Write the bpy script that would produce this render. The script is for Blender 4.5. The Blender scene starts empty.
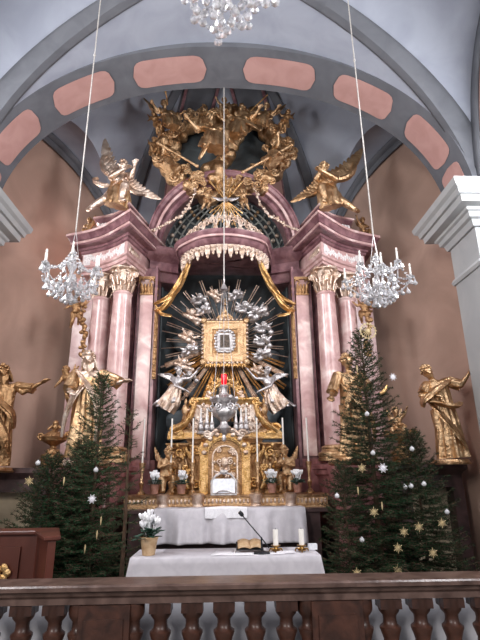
import bpy, bmesh, math, random
import numpy as np
from mathutils import Vector, Matrix, noise
PI = math.pi
sin, cos = math.sin, math.cos
scene = bpy.context.scene
COL = scene.collection

# ------------------------------------------------------------------ camera, world, lights, exposure
F = 480.0
EYE = np.array([0.0, 0.0, 1.92])
def _n(v): return v / np.linalg.norm(v)
_f = _n(np.array([-15., -156., -480.])); _u = np.array([-16., 1481., -480.]); _u = _n(_u - _u.dot(_f) * _f); _r = np.cross(_f, _u)
CM = np.array([_r, _f, _u])
def at(px, py, Y):
    d = CM @ np.array([px - 240., 320. - py, -F]); p = EYE + d * (Y / d[1])
    return Vector(p.tolist())
cam_data = bpy.data.cameras.new('camera'); cam = bpy.data.objects.new('camera', cam_data); COL.objects.link(cam)
m4 = Matrix.Identity(4)
for i in range(3):
    for j in range(3): m4[i][j] = float(CM[i][j])
m4.translation = Vector(EYE.tolist())
cam.matrix_world = m4
cam_data.sensor_fit = 'VERTICAL'; cam_data.sensor_height = 36; cam_data.lens = 27; cam_data.clip_start = .05; cam_data.clip_end = 100
scene.camera = cam
scene.view_settings.view_transform = 'Standard'; scene.view_settings.look = 'None'
scene.view_settings.gamma = 1; scene.view_settings.use_curve_mapping = False
scene.view_settings.exposure = 0.3
world = bpy.data.worlds.new('world'); scene.world = world; world.use_nodes = True
wb = world.node_tree.nodes['Background']; wb.inputs[0].default_value = (.70, .74, .84, 1); wb.inputs[1].default_value = .42
def area(name, loc, target, size, power, color=(1, 1, 1), sy=None):
    l = bpy.data.lights.new(name, 'AREA'); l.energy = power; l.color = color; l.size = size
    if sy: l.shape = 'RECTANGLE'; l.size_y = sy
    o = bpy.data.objects.new(name, l); COL.objects.link(o); o.location = loc
    o.rotation_euler = (Vector(target) - Vector(loc)).to_track_quat('-Z', 'Y').to_euler(); return o
area('nave_window_light_left', (-4.6, -3.5, 6.2), (0.6, 9, 5.0), 1.5, 380, (1, .95, .9), 3)
area('nave_window_light_right', (4.8, -3.0, 6.2), (-1, 9, 4.2), 1.5, 320, (1, .95, .92), 3)
area('chancel_window_light', (3.8, 4.7, 6.2), (-3.2, 8.6, 4.2), 1.2, 175, (.96, .96, 1), 1.5)
area('chancel_window_light_left', (-3.8, 4.7, 6.2), (2.6, 8.8, 4.2), 1.2, 165, (.98, .97, 1), 1.5)
area('apse_window_light', (-3.3, 9.6, 6.9), (3.5, 8.2, 3.6), .9, 30, (1, .92, .84), 1.3)

# ------------------------------------------------------------------ materials
def lin(h):
    h = h.lstrip('#'); c = [int(h[i:i + 2], 16) / 255 for i in (0, 2, 4)]
    return tuple(x / 12.92 if x <= .04045 else ((x + .055) / 1.055) ** 2.4 for x in c) + (1,)
def mat(name, a, b=None, scale=4, rough=.6, metal=0, bump=0, bscale=30, detail=4, pos=(.35, .65), trans=0, emis=None, veins=None, sheen=0, stretch=None, r2=None, spec=None):
    m = bpy.data.materials.new(name); m.use_nodes = True; nt = m.node_tree; N = nt.nodes; L = nt.links
    p = N['Principled BSDF']; p.inputs['Roughness'].default_value = rough; p.inputs['Metallic'].default_value = metal
    if spec is not None: p.inputs['Specular IOR Level'].default_value = spec
    if trans: p.inputs['Transmission Weight'].default_value = trans
    ca = lin(a); p.inputs['Base Color'].default_value = ca
    tc = N.new('ShaderNodeTexCoord'); src = tc.outputs['Object']
    if stretch:
        mp = N.new('ShaderNodeMapping'); mp.inputs['Scale'].default_value = stretch; L.new(src, mp.inputs[0]); src = mp.outputs[0]
    if b:
        nz = N.new('ShaderNodeTexNoise'); nz.inputs['Scale'].default_value = scale; nz.inputs['Detail'].default_value = detail; nz.inputs['Distortion'].default_value = .6
        L.new(src, nz.inputs[0]); cr = N.new('ShaderNodeValToRGB'); L.new(nz.outputs[0], cr.inputs[0])
        cr.color_ramp.elements[0].position = pos[0]; cr.color_ramp.elements[0].color = ca
        cr.color_ramp.elements[1].position = pos[1]; cr.color_ramp.elements[1].color = lin(b)
        if veins:
            e = cr.color_ramp.elements.new((pos[0] + pos[1]) / 2); e.color = lin(veins)
        L.new(cr.outputs[0], p.inputs['Base Color'])
        if r2 is not None:
            mr = N.new('ShaderNodeMapRange'); mr.inputs[1].default_value = .3; mr.inputs[2].default_value = .7; mr.inputs[3].default_value = rough; mr.inputs[4].default_value = r2
            L.new(nz.outputs[0], mr.inputs[0]); L.new(mr.outputs[0], p.inputs['Roughness'])
    if bump:
        n2 = N.new('ShaderNodeTexNoise'); n2.inputs['Scale'].default_value = bscale; n2.inputs['Detail'].default_value = 3; L.new(src, n2.inputs[0])
        bp = N.new('ShaderNodeBump'); bp.inputs['Strength'].default_value = bump; bp.inputs['Distance'].default_value = .02
        L.new(n2.outputs[0], bp.inputs['Height']); L.new(bp.outputs[0], p.inputs['Normal'])
    if emis:
        p.inputs['Emission Color'].default_value = lin(emis[0]); p.inputs['Emission Strength'].default_value = emis[1]
    return m
M = {}
M['gold'] = mat('gilding', '#b38e68', '#dcbc96', 9, .34, .95, .9, 34, r2=.5)
M['gold_bright'] = mat('bright_gilding', '#bd9054', '#e6c08a', 12, .3, .96, .8, 40, r2=.42)
M['gold_dark'] = mat('dark_gilding', '#94704e', '#bd9870', 8, .38, .95, .9, 34, r2=.55)  # darker gilding; behind carving and frame it stands in for shade
M['gold_pale'] = mat('pale_gilding', '#c9ac96', '#ecdccf', 10, .36, .9, .85, 40, r2=.5)
M['silver'] = mat('silver', '#aaa5a6', '#dcd8d8', 14, .38, .8, .25, 50, r2=.45)
M['pink'] = mat('pink_marble', '#b08a88', '#ead6d1', 3.2, .25, 0, .05, 20, 9, (.3, .72), veins='#cba7a4')
M['mauve'] = mat('mauve_marble', '#66434a', '#997377', 5, .3, 0, .05, 20, 8)
M['red_marble'] = mat('red_marble', '#7e4f50', '#b98482', 6, .35, 0, .05, 20, 8, (.35, .7), veins='#9a6666')
M['dark_marble'] = mat('dark_marble', '#3a2b2b', '#5a4443', 5, .4, 0, .05, 20, 8)
M['relief'] = mat('white_relief', '#cfc8c8', '#f3eeec', 30, .6, 0, .9, 45)
M['niche'] = mat('niche_dark_stone', '#23282a', '#4b5357', 2.2, .6, 0, .2, 12)
M['cloud'] = mat('painted_cloud', '#4c555b', '#7f898f', 3, .6, 0, .2, 12)
M['vault'] = mat('vault_plaster', '#9499a6', '#a2a7b3', 1.5, .9, 0, .05, 20)
M['band'] = mat('vault_band_grey', '#5f6167', '#6b6d73', 2.5, .9)
M['panel'] = mat('band_panel_pink', '#b58b84', '#c09790', 3, .9)
M['wall'] = mat('wall_plaster', '#ac8f80', '#bf9f8f', .9, .95, 0, .06, 12)
M['pillar'] = mat('pillar_plaster', '#adb0b2', '#babdbd', 1.5, .85)
M['cornice'] = mat('cornice_plaster', '#b0b3bb', '#c2c4ca', 2, .8)
M['floor'] = mat('stone_floor', '#5d5650', '#77706a', 3, .5, 0, .05, 12)
M['cloth'] = mat('altar_linen', '#bdb9c0', '#cac6cc', 8, .85, 0, .1, 200)
M['lace'] = mat('white_lace', '#e8e6ec', '#f7f5fa', 60, .9, 0, .4, 200)
M['wax'] = mat('candle_wax', '#f3efe8', '#faf7f2', 8, .45)
M['wick'] = mat('candle_wick', '#222222')
M['red_glass'] = mat('red_lamp_glass', '#d01020', None, rough=.2, emis=('#ff1828', .9))
M['crystal'] = mat('chandelier_crystal', '#e6e6ec', '#ffffff', 60, .03, 0, 0, trans=.65, r2=.15, spec=1.0)
M['rope'] = mat('rope', '#a8a4a0', '#c6c2bc', 60, .8)
M['needle'] = mat('fir_needles', '#14281a', '#2a4a2e', 5, .7, spec=.15)
M['needle_b'] = mat('fir_needles_grey_green', '#1f3c26', '#3c5f40', 6, .7, spec=.15)
M['bark'] = mat('bark', '#3b2b20', '#584231', 12, .9, 0, .6, 30)
M['straw'] = mat('straw', '#a8926a', '#cdb98e', 20, .6)
M['bauble'] = mat('white_bauble', '#b5b5b8', '#d8d8da', 20, .25)
M['wood_red'] = mat('red_brown_wood', '#3c1c15', '#5a2c20', 3, .4, 0, .1, 20, stretch=(1, 1, .15))
M['rail'] = mat('rail_brown_marble', '#4a3832', '#6e5850', 7, .3, 0, .1, 25, 9)
M['rail_dark'] = mat('rail_red_brown_marble', '#33201a', '#523328', 8, .35, 0, .15, 25, 9)
M['pot'] = mat('flower_pot_paper', '#b3906a', '#cdb08c', 20, .6)
M['pot_pink'] = mat('flower_pot_terracotta', '#8a5f4c', '#a8796a', 20, .5)
M['leaf'] = mat('cyclamen_leaf', '#1f3a2c', '#4a6a5c', 16, .5)
M['petal'] = mat('white_petal', '#f0eef4', '#ffffff', 20, .6)
M['black'] = mat('black_metal', '#15161a', '#24262c', 20, .4)
M['paper'] = mat('paper', '#dcdfe6', '#eef0f4', 20, .8)
M['brass'] = mat('brass', '#8f6a3a', '#c09a5c', 20, .3, 1, .1)
M['glass_white'] = mat('bright_window_glass', '#ffffff', None, rough=.4, emis=('#f6faff', 1.6))
M['paint_dark'] = mat('dark_oil_painting', '#2a2420', '#6b5a4c', 30, .4)
M['pale_board'] = mat('pale_blue_grey_board', '#c9c9d0', '#d4d4da', 5, .8)
M['door'] = mat('cream_door', '#b8a68c', '#cdbb9f', 3, .6)
M['stone_step'] = mat('step_stone', '#6f6560', '#8a807a', 5, .6)

# ------------------------------------------------------------------ mesh helpers
class MB:
    def __init__(s): s.v = []; s.f = []
    def add(s, vs, fs):
        o = len(s.v); s.v.extend([tuple(x) for x in vs]); s.f.extend([tuple(i + o for i in q) for q in fs]); return s
    def box(s, c, d, rz=0, taper=1.0, rx=0, ry=0):
        R = Matrix.Rotation(rz, 3, 'Z') @ Matrix.Rotation(ry, 3, 'Y') @ Matrix.Rotation(rx, 3, 'X'); c = Vector(c); vs = []
        for z in (-1, 1):
            t = taper if z > 0 else 1
            for x, y in ((-1, -1), (1, -1), (1, 1), (-1, 1)): vs.append(c + R @ Vector((x * d[0] / 2 * t, y * d[1] / 2 * t, z * d[2] / 2)))
        return s.add(vs, [(3, 2, 1, 0), (4, 5, 6, 7), (0, 1, 5, 4), (1, 2, 6, 5), (2, 3, 7, 6), (3, 0, 4, 7)])
    def lathe(s, prof, c=(0, 0, 0), n=24, R=None, a0=0, a1=2 * PI, fold=None):
        full = abs(a1 - a0 - 2 * PI) < 1e-6; k = n if full else n + 1; vs = []; c = Vector(c)
        for r, z in prof:
            for i in range(k):
                a = a0 + (a1 - a0) * i / n; rr = r * (1 + fold(a, z)) if fold else r
                p = Vector((rr * cos(a), rr * sin(a), z)); vs.append(c + (R @ p if R else p))
        fs = []
        for j in range(len(prof) - 1):
            for i in range(n):
                i2 = (i + 1) % k; fs.append((j * k + i, j * k + i2, (j + 1) * k + i2, (j + 1) * k + i))
        if full:
            fs.append(tuple(reversed(range(k)))); fs.append(tuple((len(prof) - 1) * k + i for i in range(k)))
        return s.add(vs, fs)
    def cyl(s, p0, p1, r0, r1=None, n=12): return s.tube([p0, p1], [r0, r0 if r1 is None else r1], n)
    def tube(s, pts, rad, n=8, flat=1.0, closed=False, fold=None):
        pts = [Vector(p) for p in pts]; m = len(pts)
        if not hasattr(rad, '__len__'): rad = [rad] * m
        t0 = (pts[1] - pts[0]).normalized(); up = Vector((0, 0, 1)) if abs(t0.z) < .9 else Vector((1, 0, 0))
        u = t0.cross(up).normalized(); vs = []
        for i, p in enumerate(pts):
            a = pts[i - 1] if (i or closed) else p; b = pts[(i + 1) % m] if (i < m - 1 or closed) else p
            t = (b - a).normalized(); u = (u - t * u.dot(t)).normalized(); w = t.cross(u)
            for k in range(n):
                q = 2 * PI * k / n; r = rad[i] * (1 + (fold(q, i) if fold else 0)); vs.append(p + u * cos(q) * r + w * sin(q) * r * flat)
        fs = []
        for i in range(m if closed else m - 1):
            j = (i + 1) % m
            for k in range(n): k2 = (k + 1) % n; fs.append((i * n + k, i * n + k2, j * n + k2, j * n + k))
        if not closed: fs.append(tuple(reversed(range(n)))); fs.append(tuple((m - 1) * n + k for k in range(n)))
        return s.add(vs, fs)
    def ell(s, c, r, R=None, n=12, m=8):
        if not hasattr(r, '__len__'): r = (r, r, r)
        c = Vector(c); vs = [c + (R @ Vector((0, 0, -r[2])) if R else Vector((0, 0, -r[2])))]
        for j in range(1, m):
            t = PI * j / m
            for i in range(n):
                a = 2 * PI * i / n; p = Vector((r[0] * sin(t) * cos(a), r[1] * sin(t) * sin(a), -r[2] * cos(t))); vs.append(c + (R @ p if R else p))
        p = Vector((0, 0, r[2])); vs.append(c + (R @ p if R else p)); top = len(vs) - 1; fs = []
        for i in range(n):
            i2 = (i + 1) % n; fs.append((0, 1 + i2, 1 + i)); fs.append((top, 1 + (m - 2) * n + i, 1 + (m - 2) * n + i2))
            for j in range(m - 2): a = 1 + j * n; fs.append((a + i, a + i2, a + n + i2, a + n + i))
        return s.add(vs, fs)
    def mould(s, poly, prof):
        """mitred moulding: poly CCW plan outline, prof list of (offset outward, z)"""
        n = len(poly); rings = []
        for off, z in prof:
            for i in range(n):
                a = Vector(poly[i - 1]); b = Vector(poly[i]); c = Vector(poly[(i + 1) % n])
                e1 = (b - a).normalized(); e2 = (c - b).normalized(); n1 = Vector((e1.y, -e1.x)); n2 = Vector((e2.y, -e2.x))
                q = n1 + n2; q = q / max(.35, (1 + n1.dot(n2))); p = b + q * off; rings.append((p.x, p.y, z))
        fs = []
        for j in range(len(prof) - 1):
            for i in range(n): i2 = (i + 1) % n; fs.append((j * n + i, j * n + i2, (j + 1) * n + i2, (j + 1) * n + i))
        fs.append(tuple(reversed(range(n)))); fs.append(tuple((len(prof) - 1) * n + i for i in range(n)))
        return s.add(rings, fs)
    def sheet(s, grid):
        h = len(grid); w = len(grid[0]); return s.add([p for r in grid for p in r], [(j * w + i, j * w + i + 1, (j + 1) * w + i + 1, (j + 1) * w + i) for j in range(h - 1) for i in range(w - 1)])
    def tf(s, mtx):
        s.v = [tuple(mtx @ Vector(p)) for p in s.v]; return s
    def mirror(s):
        s.v = [(-x, y, z) for x, y, z in s.v]; s.f = [tuple(reversed(q)) for q in s.f]; return s
    def mesh(s, name, smooth=40, tri=False):
        me = bpy.data.meshes.new(name); me.from_pydata(s.v, [], s.f); me.validate()
        if smooth: me.polygons.foreach_set('use_smooth', [True] * len(me.polygons)); me.set_sharp_from_angle(angle=math.radians(smooth))
        me.update(); return me
    def build(s, name, m, parent=None, smooth=40, solid=0, loc=None, rz=0):
        me = s.mesh(name, smooth)
        for x in (m if isinstance(m, (list, tuple)) else [m]): me.materials.append(M[x] if isinstance(x, str) else x)
        o = bpy.data.objects.new(name, me); COL.objects.link(o)
        if parent: o.parent = parent
        if loc is not None: o.location = loc
        if rz: o.rotation_euler.z = rz
        if solid:
            md = o.modifiers.new('thickness', 'SOLIDIFY'); md.thickness = solid; md.offset = 0
        return o
def tag(o, label=None, cat=None, group=None, kind=None):
    if label: o['label'] = label
    if cat: o['category'] = cat
    if group: o['group'] = group
    if kind: o['kind'] = kind
    return o
def thing(name, label, cat, loc=(0, 0, 0), rz=0, group=None, sc=None):
    o = bpy.data.objects.new(name, None); o.empty_display_size = .1; COL.objects.link(o); o.location = loc; o.rotation_euler.z = rz
    if sc: o.scale = (sc, sc, sc) if not hasattr(sc, '__len__') else sc
    return tag(o, label, cat, group)
def kids(o): return KID.get(o.name) or [c for c in bpy.data.objects if c.parent == o]
KID = {}
def dup(root, loc=None, rz=None, label=None, group=None, sc=None):
    def cp(o, par):
        c = o.copy(); COL.objects.link(c); c.parent = par
        for k in [x for x in ALLC(o)]: cp(k, c)
        return c
    r = cp(root, None)
    if loc is not None: r.location = loc
    if rz is not None: r.rotation_euler.z = rz
    if sc is not None: r.scale = (sc, sc, sc) if not hasattr(sc, '__len__') else sc
    if label: r['label'] = label
    if group: r['group'] = group
    return r
def ALLC(o): return list(o.children)
def struct(o): o['kind'] = 'structure'; return o

def remesh(mb, name, voxel, m, parent=None, smooth_it=3, disp=0, dscale=8, seed=0):
    me = bpy.data.meshes.new('tmp'); me.from_pydata(mb.v, [], mb.f); me.validate(); o = bpy.data.objects.new('tmp', me); COL.objects.link(o)
    md = o.modifiers.new('r', 'REMESH'); md.mode = 'VOXEL'; md.voxel_size = voxel
    if smooth_it: ms = o.modifiers.new('s', 'SMOOTH'); ms.iterations = smooth_it; ms.factor = .5
    dg = bpy.context.evaluated_depsgraph_get(); out = bpy.data.meshes.new_from_object(o.evaluated_get(dg)); bpy.data.objects.remove(o); bpy.data.meshes.remove(me)
    out.name = name
    if disp:
        n = len(out.vertices); co = np.empty(n * 3); out.vertices.foreach_get('co', co); co = co.reshape(-1, 3)
        no = np.empty(n * 3); out.vertices.foreach_get('normal', no); no = no.reshape(-1, 3)
        d = np.array([noise.noise(Vector(p) * dscale + Vector((seed, 0, 0))) for p in co]); co += no * (d * disp)[:, None]; out.vertices.foreach_set('co', co.ravel())
    out.polygons.foreach_set('use_smooth', [True] * len(out.polygons)); out.materials.clear(); out.materials.append(M[m]); out.update()
    ob = bpy.data.objects.new(name, out); COL.objects.link(ob)
    if parent: ob.parent = parent
    return ob
# ------------------------------------------------------------------ the chancel: floor, walls, arch, vaults
ZS = 6.15; AX = 4.25; AY0 = 7.6; AB = 4.3; ZC = 4.85
struct(MB().box((0, 4.5, -.1), (14, 18, .2)).build('floor', 'floor', smooth=0))
def plan(phi, k=1.0): return (AX * sin(phi) * k, AY0 + AB * cos(phi) * k)
# apse wall
phs = [math.radians(-90 + 180 * i / 96) for i in range(97)]
LC, LW, LR = math.radians(69), math.radians(32), 3.0
def zl(phi):
    u = (abs(phi) - LC) / LW
    return ZS + (LR * math.sqrt(max(0, 1 - abs(u) ** 2.2)) if abs(u) < 1 else 0)
g = [[(plan(p)[0], plan(p)[1], z) for z in (0, 2, 4, ZS)] for p in phs]
for c, p in zip(g, phs):
    top = zl(p)
    c.extend([(plan(p)[0], plan(p)[1], ZS + (top - ZS) * k / 6 + .0005 * k) for k in range(1, 7)])
struct(MB().sheet(g).build('wall_apse', 'wall', smooth=30))
# apse vault: a half dome on ribs, cut by a lunette on each side
va = MB(); rows = []
def dome_r(z): return math.sqrt(max(0, 1 - min(1, (z - ZS) / ZC) ** 2))
for p in phs:
    z0 = zl(p); col = []; t0 = math.asin(min(1, (z0 - ZS) / ZC)); rd = cos(t0)
    for k in range(5):
        q = k / 4; kk = 1 + (rd - 1) * q; x, y = plan(p, kk); col.append((x, y, z0 + .12 * sin(PI * q) * (1 if z0 > ZS + .01 else 0)))
    for k in range(1, 19):
        t = t0 + (PI / 2 - t0) * k / 18; x, y = plan(p, cos(t)); col.append((x, y, ZS + ZC * sin(t)))
    rows.append(col)
struct(va.sheet(rows).build('ceiling_apse_vault', 'vault', smooth=50))
def dome_pt(phi, t, d=.0):
    x, y = plan(phi, cos(t) * (1 - d / 4)); return Vector((x, y, ZS + (ZC - d) * sin(t)))
def rib(name, phi, w0, w1, t0, t1, m, d=.05, n=20, off=.0):
    g = []
    for i in range(n + 1):
        t = t0 + (t1 - t0) * i / n; w = w0 + (w1 - w0) * i / n; c = dome_pt(phi, t, d); tx = Vector((cos(phi) * AX, -sin(phi) * AB, 0)).normalized(); row = []
        for k in range(-2, 3): row.append(c + tx * (w * k / 4 + off))
        g.append(row)
    return struct(MB().sheet(g).build(name, m, solid=.05))
rd_ = math.radians
for i, s in enumerate((-1, 1)):
    rib('trim_apse_rib', s * rd_(20), 1.35, .75, .02, 1.32, 'band')
    for off in (-1, 1): rib('trim_apse_rib_edge', s * rd_(20), .07, .07, .02, 1.3, 'mauve', d=.09, off=off * .36)
    rib('trim_apse_rib', s * rd_(38), .3, .18, .02, 1.3, 'band')
    # pink panels painted on the broad ribs
    for tc, hl in ((.66, .2), (.2, .14)):
        g = []
        for a in range(13):
            u = -1 + 2 * a / 12; ww = .36 * math.sqrt(max(0.02, 1 - abs(u) ** 5)); c = dome_pt(s * rd_(20), tc + u * hl, .13); tx = Vector((cos(rd_(20)) * AX, -s * sin(rd_(20)) * AB, 0)).normalized()
            g.append([c + tx * ww * k / 2 for k in range(-2, 3)])
        struct(MB().sheet(g).build('trim_apse_rib_panel', 'panel', solid=.004, smooth=0))
    # dark line along each lunette
    g = []
    for k in range(61):
        p = s * (LC - LW + 2 * LW * k / 60 * .999)
        if abs(p) > PI / 2: continue
        z = zl(p); g.append([Vector((*plan(p, .985), z - .16)), Vector((*plan(p, .985), z - .0)), Vector((*plan(p, .95), z + .03))])
    struct(MB().sheet(g).build('trim_lunette_band', 'band', solid=.03))
struct(MB().box((0, AY0 + .1, ZS + ZC + .1), (1.0, .8, .08)).build('trim_vault_crown', 'band'))
# transverse arch
YN, YF, RX, RZ = 6.64, 7.6, 4.08, 3.05
def arc_pt(t, r=0):
    c, s_ = cos(t), max(0, sin(t)); return (-(RX + r) * math.copysign(abs(c) ** .93, c), ZS + (RZ + r) * s_ ** .93)
NA = 64; g = []
for i in range(NA + 1):
    t = PI * i / NA; x, z = arc_pt(t); X, Z = arc_pt(t, .1); g.append([(X, YN, Z), (x, YN, z), (x, YN + .12, z), (x, YN + .5, z), (x, YF - .12, z), (x, YF, z), (X * 1.02, YF, Z + 2.2 * sin(t) ** .5)])
struct(MB().sheet(g).build('trim_transverse_arch', 'band', smooth=40))
for (a, b, mm) in ((0.0, .13, 'pillar'), (.86, .98, 'pillar')):
    pass
def arch_panel(tc, hl, w=.31):
    g = []
    for a in range(25):
        u = -1 + 2 * a / 24; ww = w * (1 if abs(u) < .74 else math.sqrt(max(.0, 1 - ((abs(u) - .74) / .26) ** 2)) * .97); t = tc + u * hl; x, z = arc_pt(t, -.015)
        g.append([(x, (YN + YF) / 2 + ww * k / 2, z) for k in range(-2, 3)])
    struct(MB().sheet(g).build('trim_arch_panel', 'panel', solid=.004, smooth=0))
for tc in (-.235, .235, .66, -.66, 1.1, -1.1, 1.42, -1.42): arch_panel(PI / 2 + tc, .165 if abs(tc) < 1.3 else .12)
# near bay: groin vault between the transverse arch and the nave
BX, RB = 4.15, 3.16
def bz(x, y, yc, h):
    z1 = math.sqrt(max(0, 1 - (x / BX) ** 2)); z2 = math.sqrt(max(0, 1 - ((y - yc) / h) ** 2)); return ZS + RB * max(z1, z2)
for BY0, BY1 in ((3.4, 6.7), (.1, 3.4)):
    BYC = (BY0 + BY1) / 2; BH = (BY1 - BY0) / 2
    xs = [BX * sin(PI / 2 * (-1 + 2 * i / 80)) for i in range(81)]; ys = [BYC + BH * sin(PI / 2 * (-1 + 2 * i / 80)) for i in range(81)]
    struct(MB().sheet([[(x, y, bz(x, y, BYC, BH)) for x in xs] for y in ys]).build('ceiling_groin_vault', 'vault', smooth=35))
    for s in (-1, 1):
        for q, w in ((1, .15), (-1, .15)):
            g = []
            for i in range(61):
                a = PI / 2 * (i / 60 if q > 0 else -i / 60); x = s * BX * sin(abs(a)); y = BYC + BH * sin(a); d = Vector((s * BX, BH * q)).normalized(); nn = Vector((-d.y, d.x)); row = []
                for k in range(-4, 5):
                    px = x + nn.x * w * k / 4; py = y + nn.y * w * k / 4; px = max(-BX, min(BX, px)); py = max(BY0, min(BY1, py)); row.append((px, py, bz(px, py, BYC, BH) - .015))
                g.append(row)
            struct(MB().sheet(g).build('trim_groin_band', 'band', solid=.02))
    if BY0 < 1: struct(MB().sheet([[(-(BX) * cos(PI * i / 48), BY1 + q * .16, ZS + (RB - .03) * sin(PI * i / 48)) for q in (-1, 1)] for i in range(49)]).build('trim_transverse_arch', 'band', solid=.04))
    # side walls of the bay with an arched window in each
    for s in (-1, 1):
        nm = 'left' if s < 0 else 'right'
        X = s * (BX + .02); hw, hr = 1.38, 2.62
        wy = lambda t: BYC + hw * cos(t); wz = lambda t: ZS + .15 + hr * sin(t)
        g = []
        for i in range(49):
            t = PI * i / 48; g.append([(X, BYC + (BH + .05) * cos(t), ZS + (RB + .05) * sin(t)), (X, wy(t), wz(t)), (X + s * .3, BYC + (hw - .08) * cos(t), ZS + .2 + (hr - .08) * sin(t))])
        struct(MB().sheet(g).build('wall_' + nm + '_lunette', 'panel', smooth=30))
        g = [[(X - s * .02, BYC + (BH - q) * cos(PI * i / 48), ZS + (RB - q) * sin(PI * i / 48)) for q in (0, .22)] for i in range(49)]
        struct(MB().sheet(g).build('trim_wall_arch_' + nm, 'band', solid=.03))
        struct(MB().box((s * (BX + .4), BYC - (.05 if BY1 > 6 else 0), ZS / 2 + .05), (.75, BY1 - BY0 - (.1 if BY1 > 6 else 0), ZS)).build('wall_' + nm, 'pillar', smooth=0))
        g = [[(X + s * .28, BYC + (hw - .06) * cos(PI * i / 24) * k / 4, ZS + .18 + (hr - .05) * sin(PI * i / 24) * k / 4) for k in range(5)] for i in range(25)]
        w = struct(MB().sheet(g).build('window_%d' % ((1 if s < 0 else 2) + (0 if BY1 > 6 else 2)), 'glass_white', solid=.02))
        fr = MB()
        for k in range(-1, 2): fr.box((X + s * .24, BYC + k * .55, ZS + 1.35), (.05, .05, 2.4 - .4 * abs(k)))
        for k in range(4): fr.box((X + s * .24, BYC, ZS + .4 + k * .6), (.05, 2.2 - .25 * k, .04))
        fr.build('window_frame', 'pillar', w, smooth=0)
for s in (-1, 1):
    nm = 'left' if s < 0 else 'right'
    # pilaster under the arch, with its cornice
    py0, py1 = 6.6, 7.45; xi = 3.92
    poly = [(s * xi, py0), (s * (xi + 1.0), py0), (s * (xi + 1.0), py1), (s * xi, py1)]
    if s < 0: poly = poly[::-1]
    struct(MB().mould(poly, [(0, 0), (0, 4.95), (.03, 4.95), (.05, 5.0), (.03, 5.05), (.0, 5.06), (0, 5.6), (.04, 5.6), (.07, 5.7), (.12, 5.72), (.13, 5.8), (.17, 5.82), (.18, 5.86), (.3, 5.88), (.31, 5.99), (.35, 6.0), (.37, 6.08), (.42, 6.12), (.44, 6.19), (.44, 6.22), (0, 6.24)]).build('trim_pilaster_' + nm, ['pillar'], smooth=25))
    # returns of the wall between nave bay and apse
    struct(MB().box((s * (AX + .45), 7.55, 3.1), (1.0, .3, 6.3)).build('wall_return_' + nm, 'pillar', smooth=0))

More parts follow.
